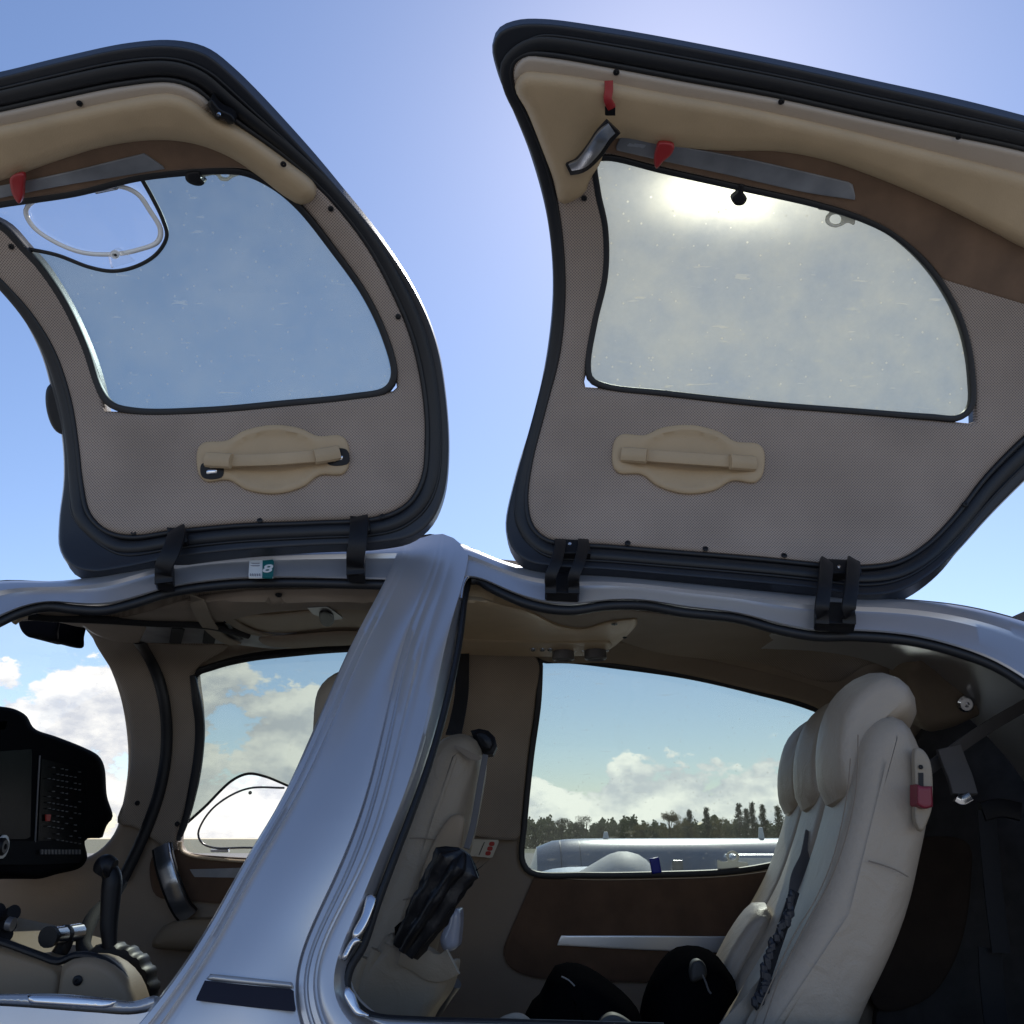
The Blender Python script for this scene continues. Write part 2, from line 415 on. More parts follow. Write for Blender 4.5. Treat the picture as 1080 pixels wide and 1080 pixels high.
def glassmat(name, tint, haze, hazecol, dirt, seed=0.0, hr=.45):
    m, nt, b, out = newmat(name); L = nt.links; nt.nodes.remove(b)
    tc = N(nt, 'ShaderNodeTexCoord'); mp = N(nt, 'ShaderNodeMapping'); mp.inputs['Location'].default_value = (seed, seed*.7, 0); L.new(tc.outputs['Object'], mp.inputs['Vector'])
    tr = N(nt, 'ShaderNodeBsdfTransparent'); tr.inputs['Color'].default_value = (*tint, 1)
    rf = N(nt, 'ShaderNodeBsdfRefraction', Roughness=hr, IOR=1.35); rf.inputs['Color'].default_value = (*hazecol, 1)
    df = N(nt, 'ShaderNodeBsdfTranslucent'); df.inputs['Color'].default_value = (*hazecol, 1)
    df2 = N(nt, 'ShaderNodeBsdfDiffuse'); df2.inputs['Color'].default_value = (*hazecol, 1)
    m0 = N(nt, 'ShaderNodeMixShader'); m0.inputs[0].default_value = .3; L.new(df.outputs[0], m0.inputs[1]); L.new(df2.outputs[0], m0.inputs[2])
    m1 = N(nt, 'ShaderNodeMixShader'); m1.inputs[0].default_value = .968; L.new(rf.outputs[0], m1.inputs[1]); L.new(m0.outputs[0], m1.inputs[2])
    # grime: soft blotches, specks and fine scratches
    nz = N(nt, 'ShaderNodeTexNoise', Scale=7.0, Detail=8.0, Roughness=.65); L.new(mp.outputs[0], nz.inputs['Vector'])
    r1 = N(nt, 'ShaderNodeMapRange'); r1.inputs['From Min'].default_value = .35; r1.inputs['From Max'].default_value = .7; r1.inputs['To Min'].default_value = haze*.7; r1.inputs['To Max'].default_value = haze*1.35; L.new(nz.outputs['Fac'], r1.inputs['Value'])
    vo = N(nt, 'ShaderNodeTexVoronoi', Scale=38.0); L.new(mp.outputs[0], vo.inputs['Vector'])
    r2 = N(nt, 'ShaderNodeMapRange', interpolation_type='SMOOTHSTEP'); r2.inputs['From Min'].default_value = .13; r2.inputs['From Max'].default_value = .06; r2.inputs['To Max'].default_value = dirt; L.new(vo.outputs['Distance'], r2.inputs['Value'])
    mp2 = N(nt, 'ShaderNodeMapping'); mp2.inputs['Rotation'].default_value = (0, R(24), 0); mp2.inputs['Scale'].default_value = (13, 60, 90); L.new(tc.outputs['Object'], mp2.inputs['Vector'])
    n3 = N(nt, 'ShaderNodeTexNoise', Scale=1.0, Detail=2.0); L.new(mp2.outputs[0], n3.inputs['Vector'])
    r3 = N(nt, 'ShaderNodeMapRange', interpolation_type='SMOOTHSTEP'); r3.inputs['From Min'].default_value = .695; r3.inputs['From Max'].default_value = .75; r3.inputs['To Max'].default_value = dirt*.7; L.new(n3.outputs['Fac'], r3.inputs['Value'])
    a1 = N(nt, 'ShaderNodeMath', operation='ADD'); L.new(r1.outputs[0], a1.inputs[0]); L.new(r2.outputs[0], a1.inputs[1])
    a2 = N(nt, 'ShaderNodeMath', operation='ADD', use_clamp=True); L.new(a1.outputs[0], a2.inputs[0]); L.new(r3.outputs[0], a2.inputs[1])
    mx = N(nt, 'ShaderNodeMixShader'); L.new(a2.outputs[0], mx.inputs[0]); L.new(tr.outputs[0], mx.inputs[1]); L.new(m1.outputs[0], mx.inputs[2])
    gl = N(nt, 'ShaderNodeBsdfGlossy', Roughness=.03); fr = N(nt, 'ShaderNodeFresnel', IOR=1.4)
    m2 = N(nt, 'ShaderNodeMixShader'); L.new(fr.outputs[0], m2.inputs[0]); L.new(mx.outputs[0], m2.inputs[1]); L.new(gl.outputs[0], m2.inputs[2]); L.new(m2.outputs[0], out.inputs[0])
    return m
M['glass_front'] = glassmat('tinted_acrylic', (.58,.66,.68), .15, (.55,.56,.57), .25, 0.0)
M['glass_rear'] = glassmat('dusty_tinted_acrylic', (.56,.60,.58), .32, (.82,.78,.66), .42, 3.1, .42)
M['glass_far'] = glassmat('smoked_acrylic', (.66,.70,.68), .035, (.6,.58,.5), .15, 5.0)
M['white_trans'] = leafmat('milky_plastic', (.85,.85,.80), (.85,.85,.80))
M['glass_clear'] = glassmat('clear_acrylic', (.97,.97,.97), .008, (.7,.7,.7), .06, 8.0)
M['acrylic_edge'] = mat('acrylic_edge', (.9,.92,.94), .15, .2)

# ---------------------------------------------------------------- sun, sky and clouds
sd = ray(716, 112); sd /= np.linalg.norm(sd)
EL = math.asin(sd[2]); AZ = math.atan2(sd[0], sd[1])
sl = bpy.data.lights.new('sun', 'SUN'); sl.energy = 4.2; sl.angle = R(.53); sl.color = (1, .95, .87)
so = bpy.data.objects.new('sun', sl); col.objects.link(so); so.rotation_euler = Vector(sd).to_track_quat('Z', 'Y').to_euler()
w = bpy.data.worlds.new('World'); scene.world = w; w.use_nodes = True; nt = w.node_tree; L = nt.links
for n in list(nt.nodes): nt.nodes.remove(n)
out = N(nt, 'ShaderNodeOutputWorld'); sky = N(nt, 'ShaderNodeTexSky', sky_type='NISHITA', sun_disc=False, sun_elevation=EL, sun_rotation=AZ, altitude=0.0, air_density=1.0, dust_density=.22, ozone_density=2.5)
wb = N(nt, 'ShaderNodeMix', data_type='RGBA', blend_type='MULTIPLY'); wb.inputs[0].default_value = 1; wb.inputs[7].default_value = (1.0,.985,1.07,1); L.new(sky.outputs[0], wb.inputs[6])
bg = N(nt, 'ShaderNodeBackground', Strength=.135); L.new(wb.outputs[2], bg.inputs['Color'])
tc = N(nt, 'ShaderNodeTexCoord'); nrm = N(nt, 'ShaderNodeVectorMath', operation='NORMALIZE'); L.new(tc.outputs['Generated'], nrm.inputs[0])
sx = N(nt, 'ShaderNodeSeparateXYZ'); L.new(nrm.outputs[0], sx.inputs[0])
def math_(op, a, b=None, clamp=False):
    n = N(nt, 'ShaderNodeMath', operation=op, use_clamp=clamp)
    for i, v in enumerate((a, b)):
        if v is None: continue
        if isinstance(v, (int, float)): n.inputs[i].default_value = v
        else: L.new(v, n.inputs[i])
    return n.outputs[0]
def cnoise(offset, sc, det, rgh, stretch=1.7):
    mp = N(nt, 'ShaderNodeMapping'); mp.inputs['Location'].default_value = offset; mp.inputs['Scale'].default_value = (1, 1, stretch); L.new(nrm.outputs[0], mp.inputs['Vector'])
    n = N(nt, 'ShaderNodeTexNoise', Scale=sc, Detail=det, Roughness=rgh); L.new(mp.outputs[0], n.inputs['Vector']); return n.outputs['Fac']
# cloud tops stand higher towards the nose (negative X) than towards the tail
top = N(nt, 'ShaderNodeMapRange', interpolation_type='SMOOTHSTEP'); L.new(sx.outputs[0], top.inputs['Value'])
top.inputs['From Min'].default_value = -.30; top.inputs['From Max'].default_value = .02; top.inputs['To Min'].default_value = .25; top.inputs['To Max'].default_value = .098
rel = math_('DIVIDE', sx.outputs[2], top.outputs[0])
def dens(dz):
    n1 = cnoise((1.3, .4, dz), 6.0, 10.0, .56); n2 = cnoise((4.1, 2.4, dz), 19.0, 8.0, .6)
    return math_('ADD', math_('MULTIPLY', n1, .72), math_('MULTIPLY', n2, .28))
d0 = dens(0.0); d1 = dens(.035)
thr = N(nt, 'ShaderNodeMapRange'); thr.inputs['From Min'].default_value = .45; thr.inputs['From Max'].default_value = 1.45; thr.inputs['To Min'].default_value = .435; thr.inputs['To Max'].default_value = .76; L.new(rel, thr.inputs['Value'])
lx = N(nt, 'ShaderNodeMapRange', interpolation_type='SMOOTHSTEP'); lx.inputs['From Min'].default_value = -.34; lx.inputs['From Max'].default_value = -.40; lx.inputs['To Max'].default_value = .055; L.new(sx.outputs[0], lx.inputs['Value'])
dd = math_('SUBTRACT', math_('SUBTRACT', d0, thr.outputs[0]), lx.outputs[0])
mask = N(nt, 'ShaderNodeMapRange', interpolation_type='SMOOTHSTEP'); mask.inputs['From Min'].default_value = 0.0; mask.inputs['From Max'].default_value = .025; L.new(dd, mask.inputs['Value'])
sh = N(nt, 'ShaderNodeMapRange'); sh.inputs['From Min'].default_value = -.055; sh.inputs['From Max'].default_value = .06; L.new(math_('SUBTRACT', d0, d1), sh.inputs['Value'])
cc = N(nt, 'ShaderNodeMix', data_type='RGBA'); cc.inputs[6].default_value = (.68,.70,.76,1); cc.inputs[7].default_value = (1.15,1.12,1.06,1); L.new(sh.outputs[0], cc.inputs[0])
bgc = N(nt, 'ShaderNodeBackground', Strength=.95); L.new(cc.outputs[2], bgc.inputs['Color'])
# clouds under the sun are brighter than those away from it
cs = N(nt, 'ShaderNodeMapRange', interpolation_type='SMOOTHSTEP'); cs.inputs['From Min'].default_value = -.35; cs.inputs['From Max'].default_value = .05; cs.inputs['To Min'].default_value = 1.08; cs.inputs['To Max'].default_value = 1.7; L.new(sx.outputs[0], cs.inputs['Value']); L.new(cs.outputs[0], bgc.inputs['Strength'])
above = math_('GREATER_THAN', sx.outputs[2], 0.0)
mk = math_('MULTIPLY', mask.outputs[0], math_('MULTIPLY', above, .96))
mxs = N(nt, 'ShaderNodeMixShader'); L.new(mk, mxs.inputs[0]); L.new(bg.outputs[0], mxs.inputs[1]); L.new(bgc.outputs[0], mxs.inputs[2]); L.new(mxs.outputs[0], out.inputs[0])

# ---------------------------------------------------------------- ground
gm, gnt, gb, gout = newmat('apron_and_grass'); GL = gnt.links
g_tc = N(gnt, 'ShaderNodeTexCoord'); g_s = N(gnt, 'ShaderNodeSeparateXYZ'); GL.new(g_tc.outputs['Object'], g_s.inputs[0])
g_n = N(gnt, 'ShaderNodeTexNoise', Scale=.6, Detail=10.0); GL.new(g_tc.outputs['Object'], g_n.inputs['Vector'])
g_r = N(gnt, 'ShaderNodeMapRange'); g_r.inputs['From Min'].default_value = 118; g_r.inputs['From Max'].default_value = 121; GL.new(g_s.outputs[1], g_r.inputs['Value'])
g_a = N(gnt, 'ShaderNodeMix', data_type='RGBA'); g_a.inputs[6].default_value = (.25,.235,.205,1); g_a.inputs[7].default_value = (.33,.31,.275,1); GL.new(g_n.outputs['Fac'], g_a.inputs[0])
g_b = N(gnt, 'ShaderNodeMix', data_type='RGBA'); g_b.inputs[6].default_value = (.15,.15,.085,1); g_b.inputs[7].default_value = (.21,.20,.12,1); GL.new(g_n.outputs['Fac'], g_b.inputs[0])
g_m = N(gnt, 'ShaderNodeMix', data_type='RGBA'); GL.new(g_r.outputs[0], g_m.inputs[0]); GL.new(g_a.outputs[2], g_m.inputs[6]); GL.new(g_b.outputs[2], g_m.inputs[7]); GL.new(g_m.outputs[2], gb.inputs['Base Color']); gb.inputs['Roughness'].default_value = .9
mb = MB(); mb.grid([[(x, y, 0) for y in (-3000, -60, 0, 60, 200, 3000)] for x in (-3000, -200, -40, 0, 40, 200, 3000)])
tag(mb.build('ground', gm, None, False), kind='structure')

# ================================================================ THE AIRCRAFT
AC = empty('light_aircraft', (0, 2.25, 0))
tag(AC, 'silver light aircraft with both upward hinged doors raised and its beige cabin showing', 'aircraft')

# ---- near side shell: pillar between the doors
P0 = [(427,572),(418,590),(400,625),(379,662),(358,705),(342,745),(324,783),(302,835),(258,907),(233,953),(215,985),(193,1018),(170,1050),(140,1085),(100,1130),(40,1250)]
P1 = [(446,567),(438,585),(424,620),(405,655),(385,700),(366,745),(348,787),(322,838),(283,905),(264,940),(244,980),(227,1012),(204,1045),(186,1080),(150,1130),(110,1250)]
P2 = [(464,566),(461,585),(451,612),(430,655),(412,730),(398,790),(383,848),(355,920),(333,965),(315,1007),(309,1035),(311,1065),(322,1100),(360,1160),(470,1250)]
P3 = [(470,568),(469,585),(460,612),(441,655),(424,720),(410,785),(395,845),(371,915),(349,960),(329,1000),(321,1035),(325,1070),(338,1100),(380,1160),(500,1250)]
P4 = [(480,571),(481,585),(471,612),(455,655),(437,730),(420,795),(402,865),(378,925),(356,965),(338,1003),(331,1035),(337,1070),(352,1100),(400,1150),(540,1250)]
P5 = [(496,582),(497,592),(487,618),(473,665),(456,745),(438,815),(418,865),(398,912),(388,940),(367,990),(354,1015),(351,1038),(355,1062),(368,1086),(420,1110),(600,1250)]
P6 = [(500,592),(497,606),(489,630),(481,680),(467,745),(450,805),(433,850),(413,902),(395,950),(378,1000),(364,1022),(362,1042),(372,1062),(388,1074),(440,1090),(620,1250)]
def mixc(a, b, u): 
    sa, sb = smooth(a, per=10), smooth(b, per=10); K = np.linspace(566, 1250, 40)
    A = np.interp(K, sa[:, 1], sa[:, 0]); B = np.interp(K, sb[:, 1], sb[:, 0])
    return [(x*(1-u)+y*u, k) for x, y, k in zip(A, B, K)]
cur = [P0, P0, mixc(P0,P1,.10), mixc(P0,P1,.30), mixc(P0,P1,.36), mixc(P0,P1,.42), mixc(P0,P1,.62), mixc(P0,P1,.68), mixc(P0,P1,.76), mixc(P0,P1,.92), P1]
ofs = [-.07, -.012, 0, .002, -.004, -.004, .004, -.003, -.003, .002, .003]
for u in (.12,.3,.5,.7,.88): cur.append(mixc(P1,P2,u)); ofs.append(.004+.012*math.sin(math.pi*u))
cur += [P2, mixc(P2,P3,.15), mixc(P2,P3,.3), mixc(P2,P3,.7), mixc(P2,P3,.85), P3, mixc(P3,P4,.15), mixc(P3,P4,.6), mixc(P3,P4,.8), P4, mixc(P4,P5,.12), mixc(P4,P5,.35), mixc(P4,P5,.85), P5, mixc(P5,P6,.3), P6]
ofs += [.002, -.005, .001, .002, -.006, -.006, .001, .002, -.008, -.009, -.005, -.004, -.007, -.016, -.035, -.06]
def topof(c):
    x = np.interp(600, [q[1] for q in c], [q[0] for q in c]); return float(np.interp(x, [405,415,432,448,462,474,486,498], [583,576,568,564,563,567,575,592]))
pillar = loft('door_pillar', M['silver'], AC, SH, cur, ofs, 1, 566, 1250, 160, sig=26, fade=lambda r: min(1, .06+max(0, r-620)/260), tops=[topof(c) for c in cur])
# jamb return between pillar edge and seal is a duller grey
strip('pillar_seal', M['rubber'], AC, SH, [(497,604),(491,628),(484,680),(470,745),(453,805),(437,850),(417,902),(399,950),(382,1000),(369,1022),(366,1042),(376,1060),(392,1072),(440,1077),(520,1079),(700,1084)], .014, .02, off=-.052)
# latch strikers on the jamb
for pts in ([(388,943),(396,946),(391,966),(381,985),(373,991),(371,985),(381,965)], [(381,992),(374,996),(364,1012),(360,1012),(366,997),(374,988)], [(366,1040),(373,1046),(379,1062),(390,1071),(376,1071),(367,1060),(362,1048)]):
    o = patch('striker_plate', M['chrome'], AC, SH, pts, off=-.018, thick=.01, puff=.004, pr=3, step=6)
# navy stripe with its ledge
patch('paint_stripe', M['navy'], AC, SH, [(216,1034,1),(262,1039),(309,1043,1),(310,1056),(312,1067,1),(262,1062),(206,1055,1)], off=.019, thick=.006, step=8)
patch('stripe_ledge', M['silver_in'], AC, SH, [(222,1027,1),(262,1031),(308,1036,1),(309,1042,1),(262,1038),(217,1033,1)], off=.021, thick=.01, puff=.004, pr=3, step=6)

# ---- roof rails
TL = [(-320,720),(-200,665),(-100,630),(0,612),(60,613),(110,606),(160,592),(200,584),(300,577),(400,573),(434,572)]
BL = [(-320,860),(-200,770),(-100,705),(0,650),(20,641),(50,634),(80,637),(110,638),(140,631),(180,619),(240,611),(300,609),(360,610),(434,612)]
TR = [(476,568),(500,579),(520,588),(560,600),(640,606),(760,618),(860,628),(960,632),(1020,639),(1080,654),(1180,690),(1300,760),(1450,880)]
BR = [(478,612),(490,607),(505,608),(520,616),(560,632),(600,638),(640,633),(680,633),(720,640),(780,647),(820,658),(860,665),(900,665),(960,670),(1010,682),(1050,697),(1080,715),(1160,775),(1300,900),(1450,1060)]
def mixx(a, b, u, lo, hi):
    sa, sb = smooth(a, per=10), smooth(b, per=10); K = np.linspace(lo, hi, 90)
    return [(k, x*(1-u)+y*u) for k, x, y in zip(K, np.interp(K, sa[:, 0], sa[:, 1]), np.interp(K, sb[:, 0], sb[:, 1]))]
us = (0, 0, .03, .1, .28, .34, .42, .8, .95, 1, 1.02, 1.05); os_ = (-.06, -.02, -.006, .0, .0, -.004, -.009, -.012, -.014, -.018, -.03, -.06)
loft('roof_rail', M['silver'], AC, SH, [mixx(TL, BL, u, -320, 430) for u in us], os_, 0, -320, 430, 150)
loft('roof_rail', M['silver'], AC, SH, [mixx(TR, BR, u, 478, 1450) for u in us], [o-.003 for o in os_], 0, 478, 1450, 190)
strip('opening_seal', M['rubber'], AC, SH, [(x, y+6) for x, y in BL], .022, .022, off=-.035)
strip('opening_seal', M['rubber'], AC, SH, [(497,612),(505,612),(518,620)]+[(x, y+6) for x, y in BR[4:]], .022, .022, off=-.038)
path = [(486,632),(488,618),(493,609),(500,606),(508,608)]
strip('corner_trim', M['chrome'], AC, SH, path, .009, .008, off=-.022, step=3)
# ---- roof skin from the rail over to the far side
def roofpts(C, lo, hi, n):
    S = smooth(C, per=10); K = np.linspace(lo, hi, n); v = np.interp(K, S[:, 0], S[:, 1]); G = []
    for a, b in zip(K, v):
        p, _ = SH.at(a, b, -.012); zz = p[2]; r = []
        for f in np.linspace(0, 1, 9):
            Ye = 2.24+.40*min(1, max(0, (a-60)/90)); ze = min(float(np.interp(Ye, LN.Y, LN.Z)), zz)+.01
            Y = p[1]*(1-f)+Ye*f; r.append((p[0], Y, zz*(1-f)+ze*f+.02*math.sin(math.pi*f)*(Y-p[1])/.4))
        G.append(r)
    return G
topall = TL[:-1]+[(428,571),(440,565),(455,563),(468,565),(480,571)]+TR[1:]
mb = MB(); mb.grid(roofpts(topall, -320, 1450, 120)); mb.build('roof', M['silver'], AC)

# ---- lower body under the doors
patch('fuselage_side', M['silver'], AC, SH, [(-320,1056,1),(-150,1057),(0,1061),(100,1068),(140,1070),(165,1064),(182,1050,1),(400,1110,1),(470,1088),(640,1092),(900,1098),(1450,1112,1),(1450,1390,1),(900,1390),(-320,1390,1)], off=-.004, thick=.02, step=30)
patch('door_sill', M['silver_in'], AC, SH, [(-320,1044,1),(0,1048),(60,1048),(110,1052),(140,1056),(165,1050),(172,1056),(150,1067),(100,1067),(0,1060),(-320,1055,1)], off=-.03, thick=.10, puff=.012, pr=6, step=12)
patch('door_sill', M['silver_in'], AC, SH, [(380,1070,1),(400,1074),(450,1077),(510,1079),(640,1083),(1450,1098,1),(1450,1118,1),(640,1100),(420,1096,1)], off=-.03, thick=.10, puff=.012, pr=6, step=12)
patch('sill_trim', M['chrome'], AC, SH, [(29,1050,1),(70,1051),(124,1055,1),(118,1061),(108,1063,1),(30,1058,1)], off=-.012, thick=.02, puff=.003, pr=3, step=8)

# ================================================================ DOORS
def door(name, label, D):
    fr = patch(name, M['frame'], AC, DR, D['outer'], [D['hole']], off=0.0, thick=.03, puff=.006, pr=5, step=16)
    tag(fr, label)
    patch('outer_skin', M['silver'], fr, DR, D['skin'], [D['hole_big']], off=-.032, thick=.008, step=24)
    # flange steps and rubber seals
    for u, w_, t_, of in ((.34,.006,.006,.008), (.62,.030,.014,.010), (.93,.012,.012,.012)):
        o = [tuple(a*(1-u)+b*u for a, b in zip(p, q)) for p, q in zip(D['o2'], D['t2'])]
        mb = MB(); C = resample(np.array(o), 7, True); PN = [DR.at(x, y, of) for x, y in C]
        sweep3(mb, [p for p, n in PN], [n for p, n in PN], sect(w_, t_, 10), True); mb.build('door_seal', M['rubber'], fr)
    patch('trim_panel', M['cloth'], fr, DR, D['trim'], [D['hole']], off=.006, thick=.008, puff=.016, pr=9, step=14)
    patch('edge_trim', M['band'], fr, DR, D['band'], off=.020, thick=.014, puff=.010, pr=6, step=12)
    patch('leather_trim', M['leather'], fr, DR, D['leather'], off=.022, thick=.02, puff=.030, pr=16, step=12)
    patch('suede_insert', M['suede'], fr, DR, D['suede'], off=.021, thick=.014, puff=.003, pr=4, step=12)
    for s, m_ in D['strips']: patch('trim_strip', M[m_], fr, DR, s, off=.0275, thick=.006, puff=.001, pr=2, step=10)
    strip('seam', M['stitch'], fr, DR, D['seam'], .0015, .0015, off=.052 if False else .033, step=8)
    strip('gasket', M['rubber'], fr, DR, D['gasket'], D.get('gw', .015), .02, off=.012, closed=True, kind='box')
    patch('window', M[D['glass']], fr, DR, D['gasket'], D.get('ghole', ()), off=-.004, thick=.004, step=26)
    for x, y, o_ in D['screws']: dot('screw', M['black'], fr, DR, x, y, .0065, o_, .003)
    # grab handle in its dished plate
    hx, hy, an = D['handle']
    ca, sa = math.cos(an), math.sin(an)
    def hp(x, y): return (hx+x*ca-y*sa, hy+x*sa+y*ca)
    plate = [hp(*p) for p in [(-79,-14),(-72,-21),(-48,-22),(-30,-31),(0,-36),(30,-31),(48,-22),(72,-21),(79,-14),(79,12),(72,20),(48,20),(30,31),(0,37),(-30,31),(-48,20),(-72,20),(-79,12)]]
    def dish(x, y, d):
        xx = (x-hx)*ca+(y-hy)*sa; yy = -(x-hx)*sa+(y-hy)*ca
        r_ = math.hypot(xx/48, (yy)/30); return -.0085*max(0, 1-r_**2)**.35 if r_ < 1 else 0
    patch('handle_plate', M['leather'], fr, DR, plate, off=.026, thick=.012, puff=.006, pr=6, step=5, prof=dish)
    gm_ = M['beltc'] if D.get('strap') else M['cream_panel']
    A = [hp(-66,0), hp(-45,0), hp(0,D.get('sag',0)), hp(45,0), hp(66,0)]
    hd = strip('grab_handle', M['leather'], fr, DR, A, .028, .012, kind='box', offs=[.034,.046,.052,.046,.034], step=4)
    for s_ in (-1, 1):
        B = [hp(s_*70,D.get('dy',0)), hp(s_*58,D.get('dy',0)/2), hp(s_*44,0)]
        strip('handle_end', M['leather'], fr, DR, B, .036, .022, kind='round', offs=[.034,.044,.052], step=3)
        if D.get('open'):
            c = hp(s_*68+ (0 if s_>0 else 3), 2 if s_ > 0 else 9)
            patch('handle_bracket', M['chrome'], fr, DR, [(c[0]-6,c[1]-1,1),(c[0]+6,c[1]-2,1),(c[0]+5,c[1]+3,1),(c[0]-6,c[1]+4,1)], off=.0345, thick=.006, puff=.002, pr=2, step=4)
            patch('bracket_slot', M['black'], fr, DR, [(c[0]-11,c[1]-7),(c[0]+10,c[1]-8),(c[0]+11,c[1]+6),(c[0]-10,c[1]+7)], off=.0335, thick=.006, step=4)
    return fr
def paired(outer, trim, n=60):
    """matched loops between outer rim and trim rim by nearest arc fraction"""
    O = resample(smooth(outer, True), 4, True); T = resample(smooth(trim, True), 6, True); o2 = []
    for p in T:
        k = np.argmin(((O-p)**2).sum(1)); o2.append(O[k])
    o2 = np.array(o2)
    for _ in range(6): o2 = (np.roll(o2, 1, 0)+o2*2+np.roll(o2, -1, 0))/4
    return [tuple(p) for p in o2], [tuple(p) for p in T]
def grow(loop, d):
    L = resample(smooth(loop, True), 8, True); T = np.roll(L, -1, 0)-np.roll(L, 1, 0); T /= np.linalg.norm(T, axis=1)[:, None]
    Nn = np.stack([T[:, 1], -T[:, 0]], 1)
    a = sum(L[i][0]*L[(i+1) % len(L)][1]-L[(i+1) % len(L)][0]*L[i][1] for i in range(len(L)))
    if a < 0: Nn = -Nn
    return [tuple(p) for p in L+Nn*d]

A = {}
A['outer'] = [(0,81),(60,66),(130,51),(180,48),(215,56),(245,79),(300,136),(350,191),(400,251),(440,312),(460,362),(470,420),(473,480),(468,522),(455,550),(435,566),(400,573),(330,576),(250,581),(180,589),(130,599),(97,603),(76,597),(64,580),(63,550),(68,505),(66,460),(56,415),(45,375),(25,335),(0,301),(-40,262),(-90,215),(-130,165),(-125,125),(-70,96)]
A['trim'] = [(0,118),(60,105),(130,91),(180,87),(205,95),(225,112),(250,131),(300,166),(345,206),(385,256),(415,311),(435,361),(447,420),(449,468),(445,504),(430,530),(400,545),(330,550),(250,553),(180,560),(140,565),(112,559),(95,542),(87,510),(82,468),(74,420),(57,370),(32,330),(5,300),(-30,266),(-75,220),(-105,170),(-100,140),(-60,130)]
A['hole'] = [(-45,222),(-18,228),(6,239),(28,262),(45,280),(70,318),(93,366),(107,408),(112,434,1),(150,434),(225,432),(305,425),(370,418),(419,412,1),(414,378),(405,350),(386,311),(352,261),(318,217),(290,193),(262,179),(240,177),(150,184),(80,201),(0,213)]
A['gasket'] = [(-45,224),(-18,230),(4,240),(26,263),(43,282),(68,319),(90,366),(105,410),(118,427),(145,434),(220,433),(300,426),(370,419),(408,411),(416,396),(408,360),(386,312),(351,262),(316,218),(290,196),(262,182),(240,179),(150,186),(80,203),(0,215)]
A['band'] = [(-98,145),(-60,131),(0,119),(60,106),(130,92),(180,88),(204,96),(222,112),(215,122),(198,112),(178,106),(130,112),(60,127),(0,139),(-60,152),(-95,160)]
A['leather'] = [(-98,150),(-60,142),(0,132),(60,119),(130,104),(180,98),(205,107),(228,124),(252,136),(300,169),(333,197),(331,210),(318,216),(300,207),(270,184),(240,165),(205,152),(165,148),(110,155),(60,170),(0,191),(-60,205),(-95,205)]
A['suede'] = [(-95,200),(-60,192),(0,178),(60,160),(110,148),(165,144),(210,148),(250,165),(285,190),(262,179),(240,177),(150,184),(80,201),(0,213),(-60,226),(-95,224)]
A['strips'] = [([(-60,207,1),(0,196),(60,184),(152,162,1),(175,178,1),(120,187),(60,197),(0,209),(-60,222,1)], 'carbon')]
A['seam'] = [(-90,160),(-60,152),(0,139),(60,127),(130,112),(178,106),(198,111)]
A['screws'] = [(84,109,.031),(299,173,.05),(349,220,.023),(420,334,.023),(12,260,.023),(447,467,.012),(403,545,.018),(274,549,.018),(141,562,.016)]
A['handle'] = (288, 484, R(-3)); A['open'] = True; A['dy'] = -3; A['sag'] = 1
A['glass'] = 'glass_front'; A['gw'] = .016
VO = [(-44,224),(-18,230),(4,240),(26,262,1),(60,269),(95,281),(120,285),(146,279),(166,266),(175,249),(171,232),(160,209),(148,187,1),(80,203),(0,215)]
A['skin'] = grow(A['outer'], .9); A['hole_big'] = A['hole']
A['o2'], A['t2'] = paired(A['outer'], A['trim'])
A['gasket_tint'] = None
# tinted part of the window leaves the clear storm-window corner free
fd = None
full = A['gasket']
tinted = [(28,264,1),(60,270),(95,282),(120,286),(146,280),(167,267),(176,249),(172,232),(161,209),(149,187,1),(200,182),(240,179),(262,182),(290,196),(316,218),(351,262),(386,312),(408,360),(416,396),(408,411),(370,419),(300,426),(220,433),(145,434),(118,427),(105,410),(90,366),(68,319),(43,282)]
A['ghole'] = ()
def door_a():
    D = dict(A); g = D['gasket']
    fr = door('front_door', 'front door raised, its small clear storm window in the corner of the glass', D)
    return fr
# patch 'window' uses the gasket loop; give the front door its own two panes
_patch = patch
def patch(name, mat_, parent, layer, outline, *a, **k):
    if name == 'window' and outline is A['gasket']:
        o = _patch(name, mat_, parent, layer, tinted, *a, **k)
        _patch('storm_window', M['glass_clear'], parent, layer, VO, off=-.004, thick=.004, step=20)
        return o
    return _patch(name, mat_, parent, layer, outline, *a, **k)
FD = door_a()
strip('storm_window_gasket', M['rubber'], FD, DR, [(27,262),(60,269),(95,282),(120,286),(146,280),(166,267),(176,249),(172,232),(161,209),(148,186)], .009, .012, off=.004, step=4)
VF = [(27,222),(36,212),(60,207),(100,201),(128,197),(146,205),(159,223),(170,243),(167,255),(148,263),(122,268),(85,266),(52,252),(33,237)]
strip('storm_window_rim', M['acrylic_edge'], FD, DR, VF, .010, .008, off=.004, closed=True, step=4)
strip('storm_window_rim', M['acrylic_edge'], FD, DR, [(x*.965+3.2, y*.955+10.3) for x, y in VF], .003, .004, off=.003, closed=True, step=4)
for x, y in ((48,209),(113,199)):
    patch('storm_window_hinge', M['chrome'], FD, DR, [(x-13,y+1,1),(x+11,y-4,1),(x+12,y+1,1),(x-12,y+6,1)], off=.010, thick=.008, puff=.004, pr=3, step=4)
patch('storm_window_latch', M['glass_clear'], FD, DR, [(114,270,1),(122,262),(132,268),(141,276,1),(117,283,1)], off=.012, thick=.012, puff=.003, pr=3, step=4)
dot('latch_knob', M['acrylic_edge'], FD, DR, 122, 268, .010, .014, .012)
dot('latch_screw', M['black'], FD, DR, 122, 269, .003, .027, .002)
